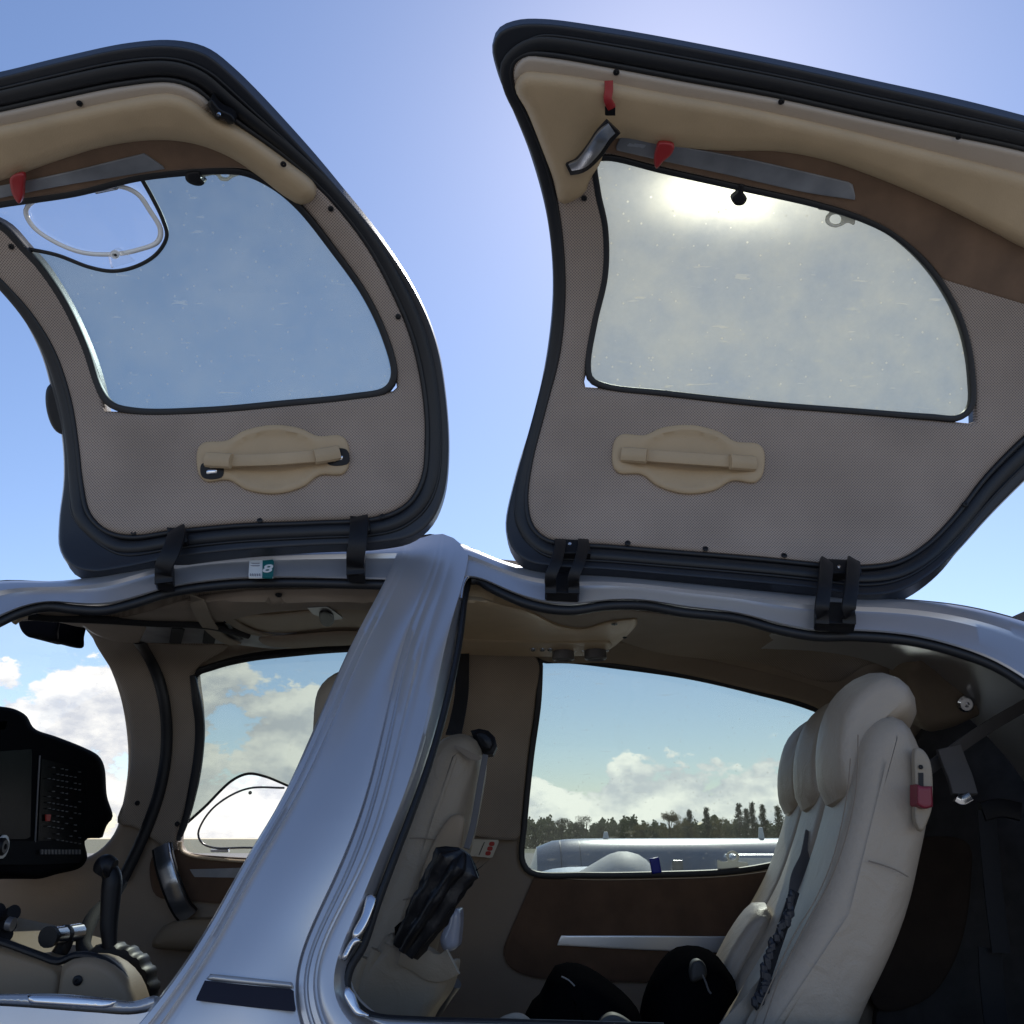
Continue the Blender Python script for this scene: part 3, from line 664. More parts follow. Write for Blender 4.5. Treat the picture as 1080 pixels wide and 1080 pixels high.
patch('latch_catch', M['black'], FD, DR, [(223,103,1),(232,114),(245,121),(248,129),(241,131),(236,126),(228,126),(224,120),(219,110)], off=.04, thick=.02, puff=.008, pr=4, step=4)
dot('latch_pin', M['chrome'], FD, DR, 231, 120, .005, .05, .006)
patch('window_clip', M['black'], FD, DR, [(196,182),(211,181),(212,188),(216,193),(212,196),(203,195),(196,190)], off=.02, thick=.02, puff=.008, pr=4, step=4)
patch('cord_bracket', M['white_trans'], FD, DR, [(212,182,1),(228,179),(240,178),(256,178,1),(254,184),(246,187),(240,191),(232,190),(228,185),(213,187,1)], [[(233,182),(239,181),(242,185),(239,188),(233,187)]], off=.008, thick=.006, puff=.002, pr=2, step=4)
patch('release_tab', M['red'], FD, DR, [(11,187),(25,183),(25,198),(24,208),(20,215),(14,207),(11,198)], off=.055, thick=.008, puff=.004, pr=3, step=4)
patch('stay_bracket', M['black'], FD, DR, [(50,408),(58,403),(68,412),(74,440),(76,458),(62,457),(54,448),(48,425)], off=-.008, thick=.03, puff=.01, pr=5, step=6)

B = {}
B['outer'] = [(520,48),(527,34),(546,26),(575,25),(640,34),(720,48),(820,68),(920,90),(1000,108),(1080,128),(1160,150),(1230,185),(1262,250),(1250,330),(1200,400),(1140,452),(1080,507),(1042,545),(1010,580),(980,607),(948,624),(908,628),(860,621),(780,613),(700,606),(640,601),(590,598),(556,592),(540,578),(534,555),(545,500),(563,440),(578,370),(584,300),(578,230),(560,162),(540,112),(526,78)]
B['trim'] = [(541,68),(552,59),(580,60),(640,70),(720,85),(820,103),(920,125),(1000,142),(1080,159),(1160,182),(1210,215),(1230,270),(1215,335),(1160,390),(1085,455),(1040,500),(1005,545),(975,575),(945,592),(910,597),(880,596),(800,588),(700,580),(640,575),(600,573),(576,568),(562,555),(556,530),(560,490),(575,430),(590,370),(595,300),(589,225),(576,170),(556,120),(542,92)]
B['hole'] = [(629,167,1),(640,165),(700,179),(780,197),(860,215),(905,229),(940,246),(974,276),(1000,311),(1017,350),(1026,392),(1028,447,1),(985,443),(900,435),(800,427),(700,416),(645,410),(615,408,1),(620,385),(628,340),(640,290),(640,240),(631,200)]
B['gasket'] = [(628,168),(640,165),(700,179),(780,197),(860,215),(905,229),(940,246),(974,276),(999,311),(1016,350),(1024,395),(1023,430),(1010,441),(980,440),(900,434),(800,426),(700,415),(640,408),(623,400),(620,385),(627,340),(638,290),(638,240),(630,200)]
B['band'] = [(543,74),(553,61),(580,62),(640,72),(720,87),(820,105),(920,127),(1000,144),(1080,161),(1160,185),(1205,222),(1190,228),(1150,212),(1080,192),(980,166),(880,141),(780,119),(700,104),(600,86),(560,81),(544,86)]
B['leather'] = [(543,92),(552,76),(575,76),(620,82),(700,97),(780,111),(880,133),(980,158),(1080,183),(1150,203),(1205,232),(1222,270),(1205,300),(1150,290),(1080,262),(1040,241),(980,211),(920,186),(870,169),(820,160),(760,159),(700,154),(655,146),(640,150),(634,170),(622,190),(616,204),(592,215),(584,190),(572,158),(556,118)]
B['suede'] = [(636,160,1),(650,142),(700,148),(760,153),(820,154),(870,162),(920,178),(980,203),(1040,233),(1080,254),(1150,282),(1205,296),(1215,330),(1185,345),(1140,338),(1080,321),(995,295,1),(977,273),(940,243),(905,226),(860,212),(780,194),(700,176)]
B['strips'] = [([(655,144,1),(700,152),(780,166),(899,193,1),(903,211,1),(850,203),(770,185),(700,170),(648,158,1)], 'carbon'), ([(657,146,1),(694,153,1),(691,164,1),(652,154,1)], 'alu')]
B['seam'] = [(545,88),(560,81),(600,86),(700,104),(780,119),(880,141),(980,166),(1080,192),(1150,212)]
B['screws'] = [(650,76,.031),(824,107,.031),(1011,144,.031),(616,209,.023),(662,573,.02),(744,579,.02),(827,586,.02),(1018,532,.02)]
B['handle'] = (726, 484, R(4)); B['glass'] = 'glass_rear'; B['gw'] = .014
B['skin'] = grow(B['outer'], .9); B['hole_big'] = B['hole']
B['o2'], B['t2'] = paired(B['outer'], B['trim'])
RD = door('rear_door', 'rear door raised, its large window dusty and glowing with the sun behind it', B)
patch('handle_recess', M['suede'], RD, DR, [(590,150),(600,140),(625,139),(640,146),(630,165),(615,178),(600,182),(591,170)], off=.047, thick=.008, puff=.001, pr=3, step=5)
strip('door_handle', M['black'], RD, DR, [(600,178),(612,174),(626,160),(637,144),(647,133)], .040, .016, kind='box', offs=[.055,.07,.085,.09,.085], step=4, scale=[.7,.9,1,1,1])
strip('handle_face', M['grip'], RD, DR, [(602,176),(613,172),(626,158),(637,142),(645,135)], .028, .012, kind='box', offs=[.066,.081,.096,.101,.094], step=4, scale=[.6,.9,1,1,.9])
strip('lock_lever', M['red'], RD, DR, [(642,85),(642,95),(641,105),(645,113)], .017, .012, kind='box', offs=[.045,.052,.06,.056], step=3)
patch('lever_slot', M['black'], RD, DR, [(638,112,1),(649,112,1),(649,122,1),(638,122,1)], off=.052, thick=.01, step=4)
patch('release_tab', M['red'], RD, DR, [(695,151),(711,153),(708,163),(700,170),(692,178),(690,168),(692,158)], off=.055, thick=.008, puff=.004, pr=3, step=4)
patch('window_clip', M['black'], RD, DR, [(779,193,1),(786,194,1),(784,203),(788,209),(784,216),(775,216),(772,209),(778,203)], off=.02, thick=.02, puff=.006, pr=3, step=4)
patch('cord_bracket', M['white_trans'], RD, DR, [(864,217,1),(903,227,1),(902,233),(901,238,1),(894,235),(888,238),(880,240),(872,236),(872,229),(876,224),(863,221,1)], [[(876,228),(882,226),(888,230),(887,236),(880,237),(875,233)]], off=.008, thick=.008, puff=.002, pr=2, step=4)
# door hinges: bent straps from door flange over to the roof rail
def hinge(x0, y0, x1, y1, w_, double, par):
    mb = MB(); N_ = 14
    def pth(dx):
        K = []
        for (x, y, lay, o) in ((x0+dx, y0, DR, .03), (x0+dx, y0+6, DR, .05), (x0*.6+x1*.4+dx, y0*.6+y1*.4, DR, .06), (x1+dx*1.0, y1-18, SH, .045), (x1+dx, y1-8, SH, .02), (x1+dx, y1, SH, .008)): K.append(lay.at(x, y, o)[0])
        return K
    def run(dx, w2):
        K = np.array(pth(dx)); Q = []
        for i in range(len(K)-1):
            p0 = K[max(i-1, 0)]; p1 = K[i]; p2 = K[i+1]; p3 = K[min(i+2, len(K)-1)]
            for k in range(6):
                u = k/6; Q.append(.5*((2*p1)+(-p0+p2)*u+(2*p0-5*p1+4*p2-p3)*u*u+(-p0+3*p1-3*p2+p3)*u**3))
        Q.append(K[-1]); sweep3(mb, Q, [np.array([0, -1., .0])]*len(Q), sect(w2, .008, kind='box'))
    if double: run(-w_*500*.33, w_*.33); run(w_*500*.33, w_*.33)
    else: run(0, w_)
    h = mb.build('hinge', M['black'], par)
    wpx = w_*490
    patch('hinge_mount', M['black'], par, SH, [(x1-wpx/2,y1-24,1),(x1+wpx/2,y1-22,1),(x1+wpx/2,y1+1,1),(x1-wpx/2,y1-1,1)], off=.006, thick=.02, puff=.004, pr=4, step=6)
    patch('hinge_mount', M['black'], par, DR, [(x0-wpx/2,y0-2,1),(x0+wpx/2,y0,1),(x0+wpx/2+2,y0+14,1),(x0-wpx/2,y0+14,1)], off=.03, thick=.02, puff=.004, pr=4, step=6)
hinge(186,558,173,615,.040,False,FD); hinge(379,546,375,606,.040,False,FD)
hinge(603,570,593,626,.074,True,RD); hinge(886,591,881,658,.086,True,RD)
dot('hinge_bolt', M['chrome'], RD, DR, 601, 574, .004, .05, .003); dot('hinge_bolt', M['chrome'], RD, DR, 885, 598, .004, .05, .003)

# ---- sticker on the rail
stk = patch('sticker', M['white'], AC, SH, [(263,591,1),(288,590,1),(288,609,1),(262,609,1)], off=-.004, thick=.003, step=6)
patch('sticker_panel', M['teal'], stk, SH, [(277,591,1),(289,590,1),(288,609,1),(276.5,609,1)], off=-.002, thick=.003, step=6)
def text(name, s, layer, x, y, size, m_, off, parent, rot=0):
    cu = bpy.data.curves.new(name, 'FONT'); cu.body = s; cu.size = size; cu.align_x = 'CENTER'; cu.align_y = 'CENTER'; cu.extrude = .0004; cu.offset = size*.02
    to = bpy.data.objects.new(name, cu); col.objects.link(to); bpy.context.view_layer.update()
    me = bpy.data.meshes.new_from_object(to); bpy.data.objects.remove(to)
    p, n = layer.at(x, y, off); z = Vector(n); xx = Vector((math.cos(rot), 0, math.sin(rot))); xx = (xx-z*xx.dot(z)).normalized(); yy = z.cross(xx)
    mt = Matrix((xx, yy, z)).transposed().to_4x4(); mt.translation = Vector(p); me.transform(mt)
    o = finish(name, me, m_, parent, False); return o
text('digit', '8', SH, 282.5, 600, .044, M['white'], -.0005, stk)
for yy in (593.5, 596): patch('print_line', M['grey_print'], stk, SH, [(264,yy,1),(275,yy,1),(275,yy+.8,1),(264,yy+.8,1)], off=-.0025, thick=.001, step=6)
for i in range(5): patch('print_mark', M['grey_print'], stk, SH, [(263.5+i*2.4,604.5,1),(265+i*2.4,604.5,1),(265+i*2.4,607.5,1),(263.5+i*2.4,607.5,1)], off=-.0025, thick=.001, step=6)

# ================================================================ CABIN
WS = [(-420,760),(-250,690),(-100,655),(0,640),(50,642),(78,652),(97,672),(114,700),(127,735),(134,775),(135,810),(130,845),(121,878),(100,900),(60,912),(0,916),(-150,918),(-420,918,1)]
W1 = [(205,712,1),(225,703),(260,694),(310,687),(360,683),(420,682),(470,700),(478,760),(470,840),(440,900),(400,905),(330,909),(270,909),(220,904),(190,898),(188,880),(198,845),(207,800),(210,760)]
W2 = [(570,696,1),(600,696),(650,702),(720,712),(790,728),(860,748),(930,785),(960,830),(950,870),(880,895),(815,912),(770,919),(700,922),(620,923),(560,920),(551,908),(553,870),(560,800),(568,740)]
LTOP = [(-420,800,1),(-250,735),(-100,662),(0,632),(60,634),(160,612),(300,598),(480,598),(700,624),(900,648),(1000,660),(1080,684),(1180,730),(1300,820),(1450,950)]
patch('cabin_lining', M['wall'], AC, LN, LTOP+[(1700,1100,1),(1700,1500,1),(600,1500),(-420,1500,1)], [WS, W1, W2], off=-.02, thick=.05, step=22, puff=.02, pr=10)
# woven cloth headliner near the rail
patch('headliner', M['cloth_dim'], AC, LN, [(-60,660),(0,655),(50,645),(110,652),(150,646),(200,630),(260,622),(330,620),(420,622),(435,700),(400,650),(340,643),(270,648),(240,655),(180,660),(140,662),(90,662),(50,655)], off=.03, thick=.02, step=10, puff=.012, pr=8)
patch('headliner', M['cloth_dim'], AC, LN, [(485,625),(540,636),(600,645),(650,642),(720,650),(800,660),(860,672),(920,676),(1000,690),(1080,722),(1200,800),(1190,830),(1080,740),(1000,712),(920,700),(880,720),(800,700),(700,690),(640,672),(590,660),(540,645),(490,640)], off=.03, thick=.02, step=10, puff=.012, pr=8)
patch('ceiling_panel', M['wall'], AC, LN, [(660,650),(720,652),(790,668),(840,690),(890,695),(960,700),(985,740),(930,745),(880,742),(800,715),(720,692),(670,680)], off=.02, thick=.02, step=10, puff=.012, pr=10)
# pillar cloth
patch('pillar_trim', M['cloth_dim'], AC, LN, [(98,668),(140,676),(200,680),(240,682),(206,708),(210,750),(207,805),(196,850),(186,884),(185,898),(140,872),(124,868),(132,840),(138,800),(136,760),(126,722)], off=.022, thick=.02, step=10, puff=.008, pr=6)
patch('pillar_trim', M['cloth_dim'], AC, LN, [(470,680),(520,688),(566,694),(564,740),(556,800),(549,870),(547,884),(500,882),(490,880),(460,860)], off=.022, thick=.02, step=10, puff=.006, pr=6)
patch('window_surround', M['headliner'], AC, LN, [(560,672),(640,674),(720,690),(800,705),(880,728),(940,760),(930,790),(860,746),(790,727),(720,711),(650,700),(568,694)], off=.024, thick=.02, step=10, puff=.01, pr=6)
# far windows
def cabin_window(hole, glass, gw, label, extra=None, mainpane=None):
    o = patch('cabin_window', M[glass], AC, LN, mainpane or hole, off=-.02, thick=.004, step=26); tag(o, label)
    strip('gasket', M['rubber'], o, LN, hole if not mainpane else extra, gw, .02, off=.012, closed=not mainpane, kind='box')
    return o
FW = cabin_window(W1, 'glass_far', .020, 'far front cabin window with a clear storm window at its lower corner', extra=[(470,699),(420,683),(360,684),(310,688),(260,694),(225,703),(206,712),(210,760),(207,800),(198,845),(187,886)], mainpane=[(207,712,1),(225,703),(260,694),(310,687),(360,683),(420,682),(470,700),(478,760),(470,840),(420,860),(350,850),(320,835),(300,826),(280,818),(262,815),(245,822),(215,850),(198,868,1),(207,800),(210,760)])
strip('gasket', M['rubber'], FW, LN, [(203,712),(207,735),(211,765),(209,800),(203,835),(195,868),(190,882)], .026, .02, off=.03, kind='box', step=5, scale=[.6,1,1,1,1,.8,.5])
strip('storm_window_gasket', M['rubber'], FW, LN, [(195,870),(215,852),(245,823),(262,816),(280,819),(300,827),(320,836),(350,850)], .008, .012, off=-.008, step=4)
patch('storm_window', M['glass_clear'], FW, LN, [(196,868),(215,850),(245,822),(262,815),(280,818),(300,826),(350,849),(430,870),(430,905),(330,909),(220,904),(190,898)], off=-.02, thick=.004, step=20)
strip('storm_window_rim', M['knobgrey'], FW, LN, [(300,831),(265,831),(245,838),(225,852),(213,868),(209,880),(213,889),(225,894),(260,894),(330,895)], .006, .008, off=-.008, step=4)
strip('window_sill_edge', M['leather'], FW, LN, [(190,888),(191,896),(200,902),(225,906),(270,909),(340,909)], .010, .02, off=.016, step=4)
patch('storm_window_hinge', M['chrome'], FW, LN, [(222,896,1),(241,896,1),(241,899,1),(222,899,1)], off=0, thick=.01, step=4)
dot('latch_knob', M['black'], FW, LN, 264, 836, .005, 0, .006)
RW = cabin_window(W2, 'glass_far', .017, 'far rear cabin window looking out over the wing to a tree line')
patch('window_clip', M['blue'], RW, LN, [(685,906,1),(695,904,1),(698,920,1),(688,922,1)], off=.03, thick=.012, puff=.003, pr=2, step=4)
patch('cord_bracket', M['white_trans'], RW, LN, [(757,907,1),(763,909),(768,908),(766,902),(770,898),(776,898),(780,903),(778,909,1),(789,910,1),(789,916,1),(757,916,1)], [[(769,901),(773,900),(777,903),(775,907),(770,907)]], off=.0, thick=.006, step=3)
patch('windshield', M['glass_clear'], AC, Plane((-.85,2.86,2.0),(.1,-1,0)), WS, off=0, thick=.004, step=60)
# far door seam seal, seen as a black line
strip('far_door_seal', M['rubber'], AC, LN, [(146,676),(158,695),(169,722),(175,755),(175,795),(168,835),(156,870),(143,900),(128,930)], .034, .02, off=.035)
strip('far_door_seal', M['rubber'], AC, LN, [(489,690),(488,720),(484,760),(480,800)], .026, .02, off=.035)
# lower trim around the far windows
patch('armrest_recess', M['suede_dark'], AC, LN, [(160,905),(175,893),(200,900),(260,905),(420,910),(440,955),(380,960),(260,955),(200,950),(165,945),(158,925)], off=.012, thick=.01, puff=.004, pr=5, step=10)
patch('trim_strip', M['carbon'], AC, LN, [(200,917,1),(300,914,1),(380,916,1),(380,928,1),(205,925,1)], off=.02, thick=.006, step=8)
strip('grab_handle', M['grip'], AC, LN, [(171,893),(174,910),(182,936),(192,958),(199,966)], .045, .02, kind='box', offs=[.05,.075,.08,.07,.04], step=4)
strip('grab_handle_edge', M['black'], AC, LN, [(171,893),(174,910),(182,936),(192,958),(199,966)], .058, .014, kind='box', offs=[.043,.066,.071,.061,.033], step=4)
patch('armrest', M['leather_dimmed'], AC, LN, [(168,982),(180,973),(220,969),(300,968),(380,970),(380,1000),(250,1003),(180,1002),(160,998)], off=.05, thick=.06, puff=.03, pr=12, step=8)
patch('armrest_recess', M['suede_dark'], AC, LN, [(563,925,1),(620,928),(700,927),(770,924),(830,915),(900,896),(950,890),(1000,920),(960,1030),(760,1036),(600,1034),(560,1030),(538,1020),(531,1004),(537,985),(548,960)], off=.012, thick=.01, puff=.005, pr=6, step=14)
patch('trim_strip', M['alu'], AC, LN, [(592,987,1),(680,987),(800,988,1),(900,988,1),(900,1010,1),(800,1006),(680,1002),(587,997,1)], off=.024, thick=.008, puff=.0006, pr=2, step=10)
strip('seam', M['stitch'], AC, LN, [(480,882),(500,884),(548,886)], .003, .003, off=.03)
lab = patch('notice_plate', M['plate'], AC, LN, [(497,885,1),(527,886,1),(519,905,1),(489,902,1)], off=.034, thick=.003, step=6)
strip('notice_rule', M['black'], lab, LN, [(511,888),(505,902)], .002, .001, off=.036, step=5)
for x, y in ((519,890),(517,895),(515,900)): patch('notice_mark', M['redprint'], lab, LN, [(x-2.4,y-1.8),(x+2.4,y-1.8),(x+2,y+1.8),(x-3,y+1.8)], off=.036, thick=.001, step=3)
for x, y in ((145,847),(187,869)): dot('screw', M['black'], AC, LN, x, y, .007, .032, .004)
dot('screw', M['black'], AC, LN, 294, 627, .008, .045, .004)

# sun visor, straps, tube and pockets on the front ceiling
patch('sun_visor', M['carbon'], AC, LN, [(82,657,1),(180,660),(250,664),(330,676),(300,684),(240,679,1),(155,678,1),(118,675),(98,668)], off=.035, thick=.012, puff=.003, pr=3, step=8)
patch('visor_edge', M['cloth_dim'], AC, LN, [(84,656,1),(155,661,1),(146,679,1),(116,675),(98,667)], off=.04, thick=.006, puff=.003, pr=3, step=6)
strip('ceiling_tube', M['beltb'], AC, LN, [(30,650),(60,652),(110,654),(160,657),(220,660),(262,670)], .020, .02, off=.05, step=6)
for x in (187, 222): patch('visor_strap', M['beltb'], AC, LN, [(x-6,663,1),(x+8,664,1),(x+4,679,1),(x-9,679,1)], off=.046, thick=.004, step=6)
strip('ceiling_strap', M['beltc'], AC, LN, [(207,630),(212,645),(222,662),(236,674),(248,679)], .036, .006, kind='box', offs=[.04,.055,.06,.055,.045], step=4)
strip('ceiling_strap', M['beltc'], AC, LN, [(240,652),(255,662),(275,669),(290,669)], .030, .006, kind='box', offs=[.03,.045,.045,.03], step=4)
strip('ceiling_cable', M['black'], AC, LN, [(238,655),(245,664),(253,672),(258,672)], .012, .012, offs=[.03,.04,.04,.03], step=4)
patch('ceiling_pocket', M['leather_dimmed'], AC, LN, [(246,650),(290,647),(340,642),(400,642),(415,648),(400,660),(350,662),(300,668),(272,668),(255,660)], off=.02, thick=.02, puff=.018, pr=10, step=6)
patch('ceiling_pocket', M['wall'], AC, LN, [(270,672),(310,668),(370,664),(400,668),(385,678),(340,682),(290,684),(276,680)], off=.02, thick=.02, puff=.03, pr=8, step=6)
lt = patch('coat_hook_plate', M['knobgrey'], AC, LN, [(324,641,1),(346,640,1),(362,652,1),(352,654),(330,648,1)], off=.042, thick=.003, step=5)
patch('coat_hook', M['black'], AC, LN, [(337,646),(346,645),(352,650),(351,658),(345,661),(339,658)], off=.045, thick=.02, puff=.01, pr=4, step=4)
# overhead console aft with reading lights and vents
con = patch('overhead_console', M['leather'], AC, LN, [(484,632),(500,629),(530,637),(558,645),(590,660),(615,663),(640,656),(672,652,1),(672,658),(655,676),(640,686),(600,689),(560,689),(500,688),(476,686),(478,660)], off=.045, thick=.05, puff=.015, pr=9, step=7)
patch('console_underside', M['leather_dimmed2'], con, LN, [(478,673,1),(540,674),(600,676),(646,677),(640,688),(600,692),(540,692),(480,690,1)], off=.055, thick=.03, puff=.01, pr=5, step=6)
for x, y, r_ in ((594,688,.031), (628,687,.031)):
    p, n = LN.at(x, y+3, .085); mb = MB(); G = []
    for rr, hh in ((r_*.75, .03), (r_*.95, .015), (r_, 0), (r_, -.012), (r_*.85, -.016), (r_*.6, -.010), (.001, -.010)): G.append([p+np.array([rr*math.cos(a), rr*math.sin(a), hh]) for a in np.linspace(0, 2*math.pi, 20, endpoint=False)])
    mb.grid(G, closev=True); v = mb.build('air_vent', M['knobgrey'], con)
    mb = MB()
    for k in range(3): 
        q = p+np.array([.032*(k-1), -.0, .012]); mb.grid([[q+np.array([rr*math.cos(a), rr*math.sin(a), hh]) for a in np.linspace(0, 6.283, 8, endpoint=False)] for rr, hh in ((.001,-.004),(.006,-.003),(.007,.004))], closev=True)
    mb.build('vent_ring', M['chrome'], con)
for x in (562, 572, 580): dot('console_switch', M['chrome'], con, LN, x, 684, .009, .064, .006)
patch('console_light', M['knobgrey'], con, LN, [(508,684,1),(532,683,1),(534,687,1),(510,688,1)], off=.062, thick=.01, step=4)
dot('screw', M['black'], con, LN, 648, 658, .008, .061, .003); dot('screw', M['black'], con, LN, 659, 672, .006, .061, .003)
# aft corner console
patch('aft_console', M['headliner'], AC, LN, [(955,705),(985,694),(1020,700),(1060,718),(1100,750),(1080,745),(1040,752),(1000,768),(975,770),(962,745)], off=.22, thick=.10, puff=.03, pr=12, step=8)
for x, y in ((1011,699),(1041,705)): dot('screw', M['black'], AC, LN, x, y, .009, .252, .004)
for x, y in ((1017,742),(1034,730)): dot('reading_light', M['chrome'], AC, LN, x, y, .022, .255, .014)

# bulkhead, carpet and floor
mb = MB()
def quad(P, t=(0,0,0)): mb.add(P, [(0,1,2,3)])
quad([(1.55,1.55,.9),(1.55,2.95,.9),(1.55,2.95,2.3),(1.55,1.55,2.3)]); quad([(1.60,1.55,.9),(1.60,2.95,.9),(1.60,2.95,2.3),(1.60,1.55,2.3)])
mb.F += [(0,1,5,4),(1,2,6,5),(2,3,7,6),(3,0,4,7)]; mb.build('rear_bulkhead', M['carpet'], AC, False)
patch('side_carpet', M['carpet'], AC, LN, [(975,770),(1010,762),(1060,752),(1120,745),(1500,760,1),(1500,1500,1),(1010,1500,1),(930,1200),(925,1060),(955,960),(965,850),(962,800)], off=.03, thick=.02, puff=.01, pr=10, step=20)
patch('side_panel', M['side_dark'], AC, LN, [(955,890),(1020,888),(1024,930),(1012,1000),(987,1045),(960,1062),(925,1064),(915,1000),(930,930)], off=.055, thick=.01, puff=.004, pr=5, step=12)
mb = MB()
for z in (1.02, .98): mb.add([(-1.9,1.5,z),(1.6,1.5,z),(1.6,2.95,z),(-1.9,2.95,z)], [(0,1,2,3)])
mb.F += [(0,1,5,4),(1,2,6,5),(2,3,7,6),(3,0,4,7)]; mb.build('cabin_floor', M['carpet'], AC, False)
bx0 = MB()
for x_ in (-1.85, -1.90): bx0.add([(x_,1.45,.9),(x_,2.95,.9),(x_,2.95,1.72),(x_,1.45,1.72)], [(0,1,2,3)])
bx0.F += [(0,1,5,4),(1,2,6,5),(2,3,7,6),(3,0,4,7)]; bx0.build('firewall', M['carpet'], AC, False)
patch('far_skin', M['silver'], AC, LN, LTOP+[(1700,1100,1),(1700,1500,1),(600,1500),(-420,1500,1)], [WS, W1, W2], off=-.062, thick=.006, step=40)
# belly, so nothing is open from elsewhere
mb = MB(); G = []
for x in np.linspace(-2.2, 2.4, 12):
    k = 1-.12*max(0, (x-.8)/1.6)-.25*max(0, (-x-1.2)/1.0)
    G.append([(x, 2.25+dy*k, 1.0+dz) for dy, dz in ((-.66,.2),(-.64,-.05),(-.52,-.25),(-.3,-.36),(0,-.4),(.3,-.36),(.52,-.25),(.66,-.05),(.72,.2),(.725,.45))])
mb.grid(G); mb.build('belly', M['silver'], AC)

# ---- rear bench: three seats
YAW = math.atan(.16)
NS = dict(
  back=[(908,800),(915,775),(928,759),(945,752),(962,760),(975,785),(984,820),(985,860),(976,905),(965,955),(945,1010),(915,1072),(880,1150),(760,1150),(795,1075),(834,1010),(866,950),(884,900),(898,850)],
  head=[(912,720),(932,709),(952,712),(966,726),(969,744),(962,755),(944,757),(930,765),(924,787),(919,818),(912,838),(898,843),(889,832),(884,800),(887,765),(896,738)])
def rear_seat(k, Ym, label):
    dy = Ym-1.96; sc = dy*math.tan(YAW)
    s = slab('rear_seat', M['cream'], AC, NS['back'], 1.945, .365, r=.045, yaw=YAW, piv=1.76, plane_y=1.76, bulge=.006)
    h = slab('headrest', M['cream'], s, NS['head'], 1.945, .27, r=.028, yaw=YAW, piv=1.76, plane_y=1.79, bulge=.022)
    for o in (s, h):
        for v in o.data.vertices: v.co.x += sc; v.co.y += dy
    tag(s, label); return s
def bolster(parent, xs):
    pass
RS = [rear_seat(0, 1.96, 'near rear seat back with a red belt buckle on its side'), rear_seat(1, 2.34, 'middle rear seat back'), rear_seat(2, 2.70, 'far rear seat back beside the far window')]
SP = Plane((0, 1.755, 0), (0, 1, 0))
# side panel, seams, belt slot and red buckle on the near seat
for pts in ([(897,800),(893,840),(880,900),(862,945),(838,985),(812,1040),(790,1090)], [(905,775),(903,830),(893,880),(875,930),(850,975),(825,1025),(803,1085)]):
    strip('seam', M['stitch'], RS[0], SP, pts, .0022, .0022, off=.002)
strip('seam', M['stitch'], RS[0], SP, [(916,908),(930,912),(946,918),(958,925)], .0025, .002, off=.004)
bp = patch('belt_guide', M['cream_panel'], RS[0], SP, [(966,789),(972,790),(981,803),(983,850),(980,862),(972,877),(966,868),(965,830)], off=.010, thick=.012, puff=.004, pr=4, step=5)
patch('belt_slot', M['black'], RS[0], SP, [(969,815,1),(974,815,1),(974,832,1),(969,832,1)], off=.016, thick=.004, step=4); dot('screw', M['black'], RS[0], SP, 971, 809, .004, .016, .003)
patch('buckle', M['redbelt'], RS[0], SP, [(967,827,1),(972,829),(983,829,1),(984,851,1),(975,853),(967,849,1)], off=.03, thick=.03, puff=.006, pr=3, step=4)
# seat fronts: raised centre cushions (lumbar pads) and bottom cushion
def xyz(px, py, Y):
    d = ray(px, py); return CAM+d*(Y/d[1])
for i, Ym in ((1, 2.34),):
    sc = (Ym-1.96)*math.tan(YAW)
    o = slab('lumbar_pad', M['cream'], RS[i], [(834,990),(846,980),(860,984),(862,1000),(848,1040),(824,1090),(800,1150),(755,1155),(764,1120),(788,1070),(812,1022)], 1.96, .25, r=.022, yaw=YAW, piv=1.80, plane_y=1.76, bulge=.01)
    for v in o.data.vertices: v.co.x += sc-.022; v.co.y += Ym-1.96
cu = slab('bench_cushion', M['cream'], AC, [(470,1215),(540,1207),(640,1205),(740,1206),(790,1210),(810,1230),(790,1260),(640,1265),(500,1262),(465,1240)], 2.30, 1.05, r=.05, yaw=0, plane_y=1.78, bulge=.0)
# seat belts on the rear bench
def pth(name, m_, par, pts, w_, t_, kind='box', out=(0,-1,0), n=30, scale=None): return path3(name, m_, par, [xyz(*p) for p in pts], w_, t_, kind, out, n, scale)
pth('seat_belt', M['belt'], RS[1], [(857,880,2.22),(852,905,2.16),(843,925,2.12),(840,945,2.08)], .035, .004)
mbb = MB()
for k in range(26):
    u = k/25; x = 836+(-836+796)*u+4*math.sin(u*9); y = 945+(1058-945)*u
    c = xyz(x+random.uniform(-3,3), y, 1.82-.03*u); rr = random.uniform(.004, .0075)
    a = random.uniform(0, 6.28)
    mbb.grid([[c+np.array([rr*s_*math.cos(t)*1.2, rr*s_*math.sin(t), dz+rr*.4*math.sin(t+a)]) for t in np.linspace(0, 6.283, 8, endpoint=False)] for s_, dz in ((.3,.009),(1,.005),(1,-.005),(.3,-.009))], closev=True)
mbb.build('belt_chain', M['bluecap'], RS[0])
pth('seat_belt', M['beltb'], RS[0], [(838,940,1.84),(830,965,1.83),(818,1000,1.82),(800,1055,1.80)], .018, .006)
pth('seat_belt', M['beltc'], RS[0], [(812,1035,1.86),(800,1050,1.83),(785,1068,1.80),(765,1090,1.76)], .032, .004, out=(.5,-1,.4))
pth('seat_belt', M['beltc'], RS[0], [(818,1050,1.84),(808,1062,1.81),(798,1078,1.79),(790,1095,1.76)], .03, .012, kind='round')
pth('seat_belt', M['beltc'], RS[0], [(806,1046,1.86),(796,1058,1.83),(788,1074,1.81),(780,1095,1.78)], .026, .012, kind='round')
pth('shoulder_belt', M['belt'], AC, [(978,812,2.2),(1015,785,2.22),(1050,762,2.25),(1085,742,2.28)], .030, .004, out=(0,-1,-.4))
pth('belt_pad', M['belt'], AC, [(1000,788,2.15),(1006,805,2.15),(1012,820,2.14),(1017,838,2.13)], .055, .016)
pth('belt_tongue', M['chrome'], AC, [(1008,841,2.12),(1014,844,2.12),(1023,840,2.12)], .02, .012)
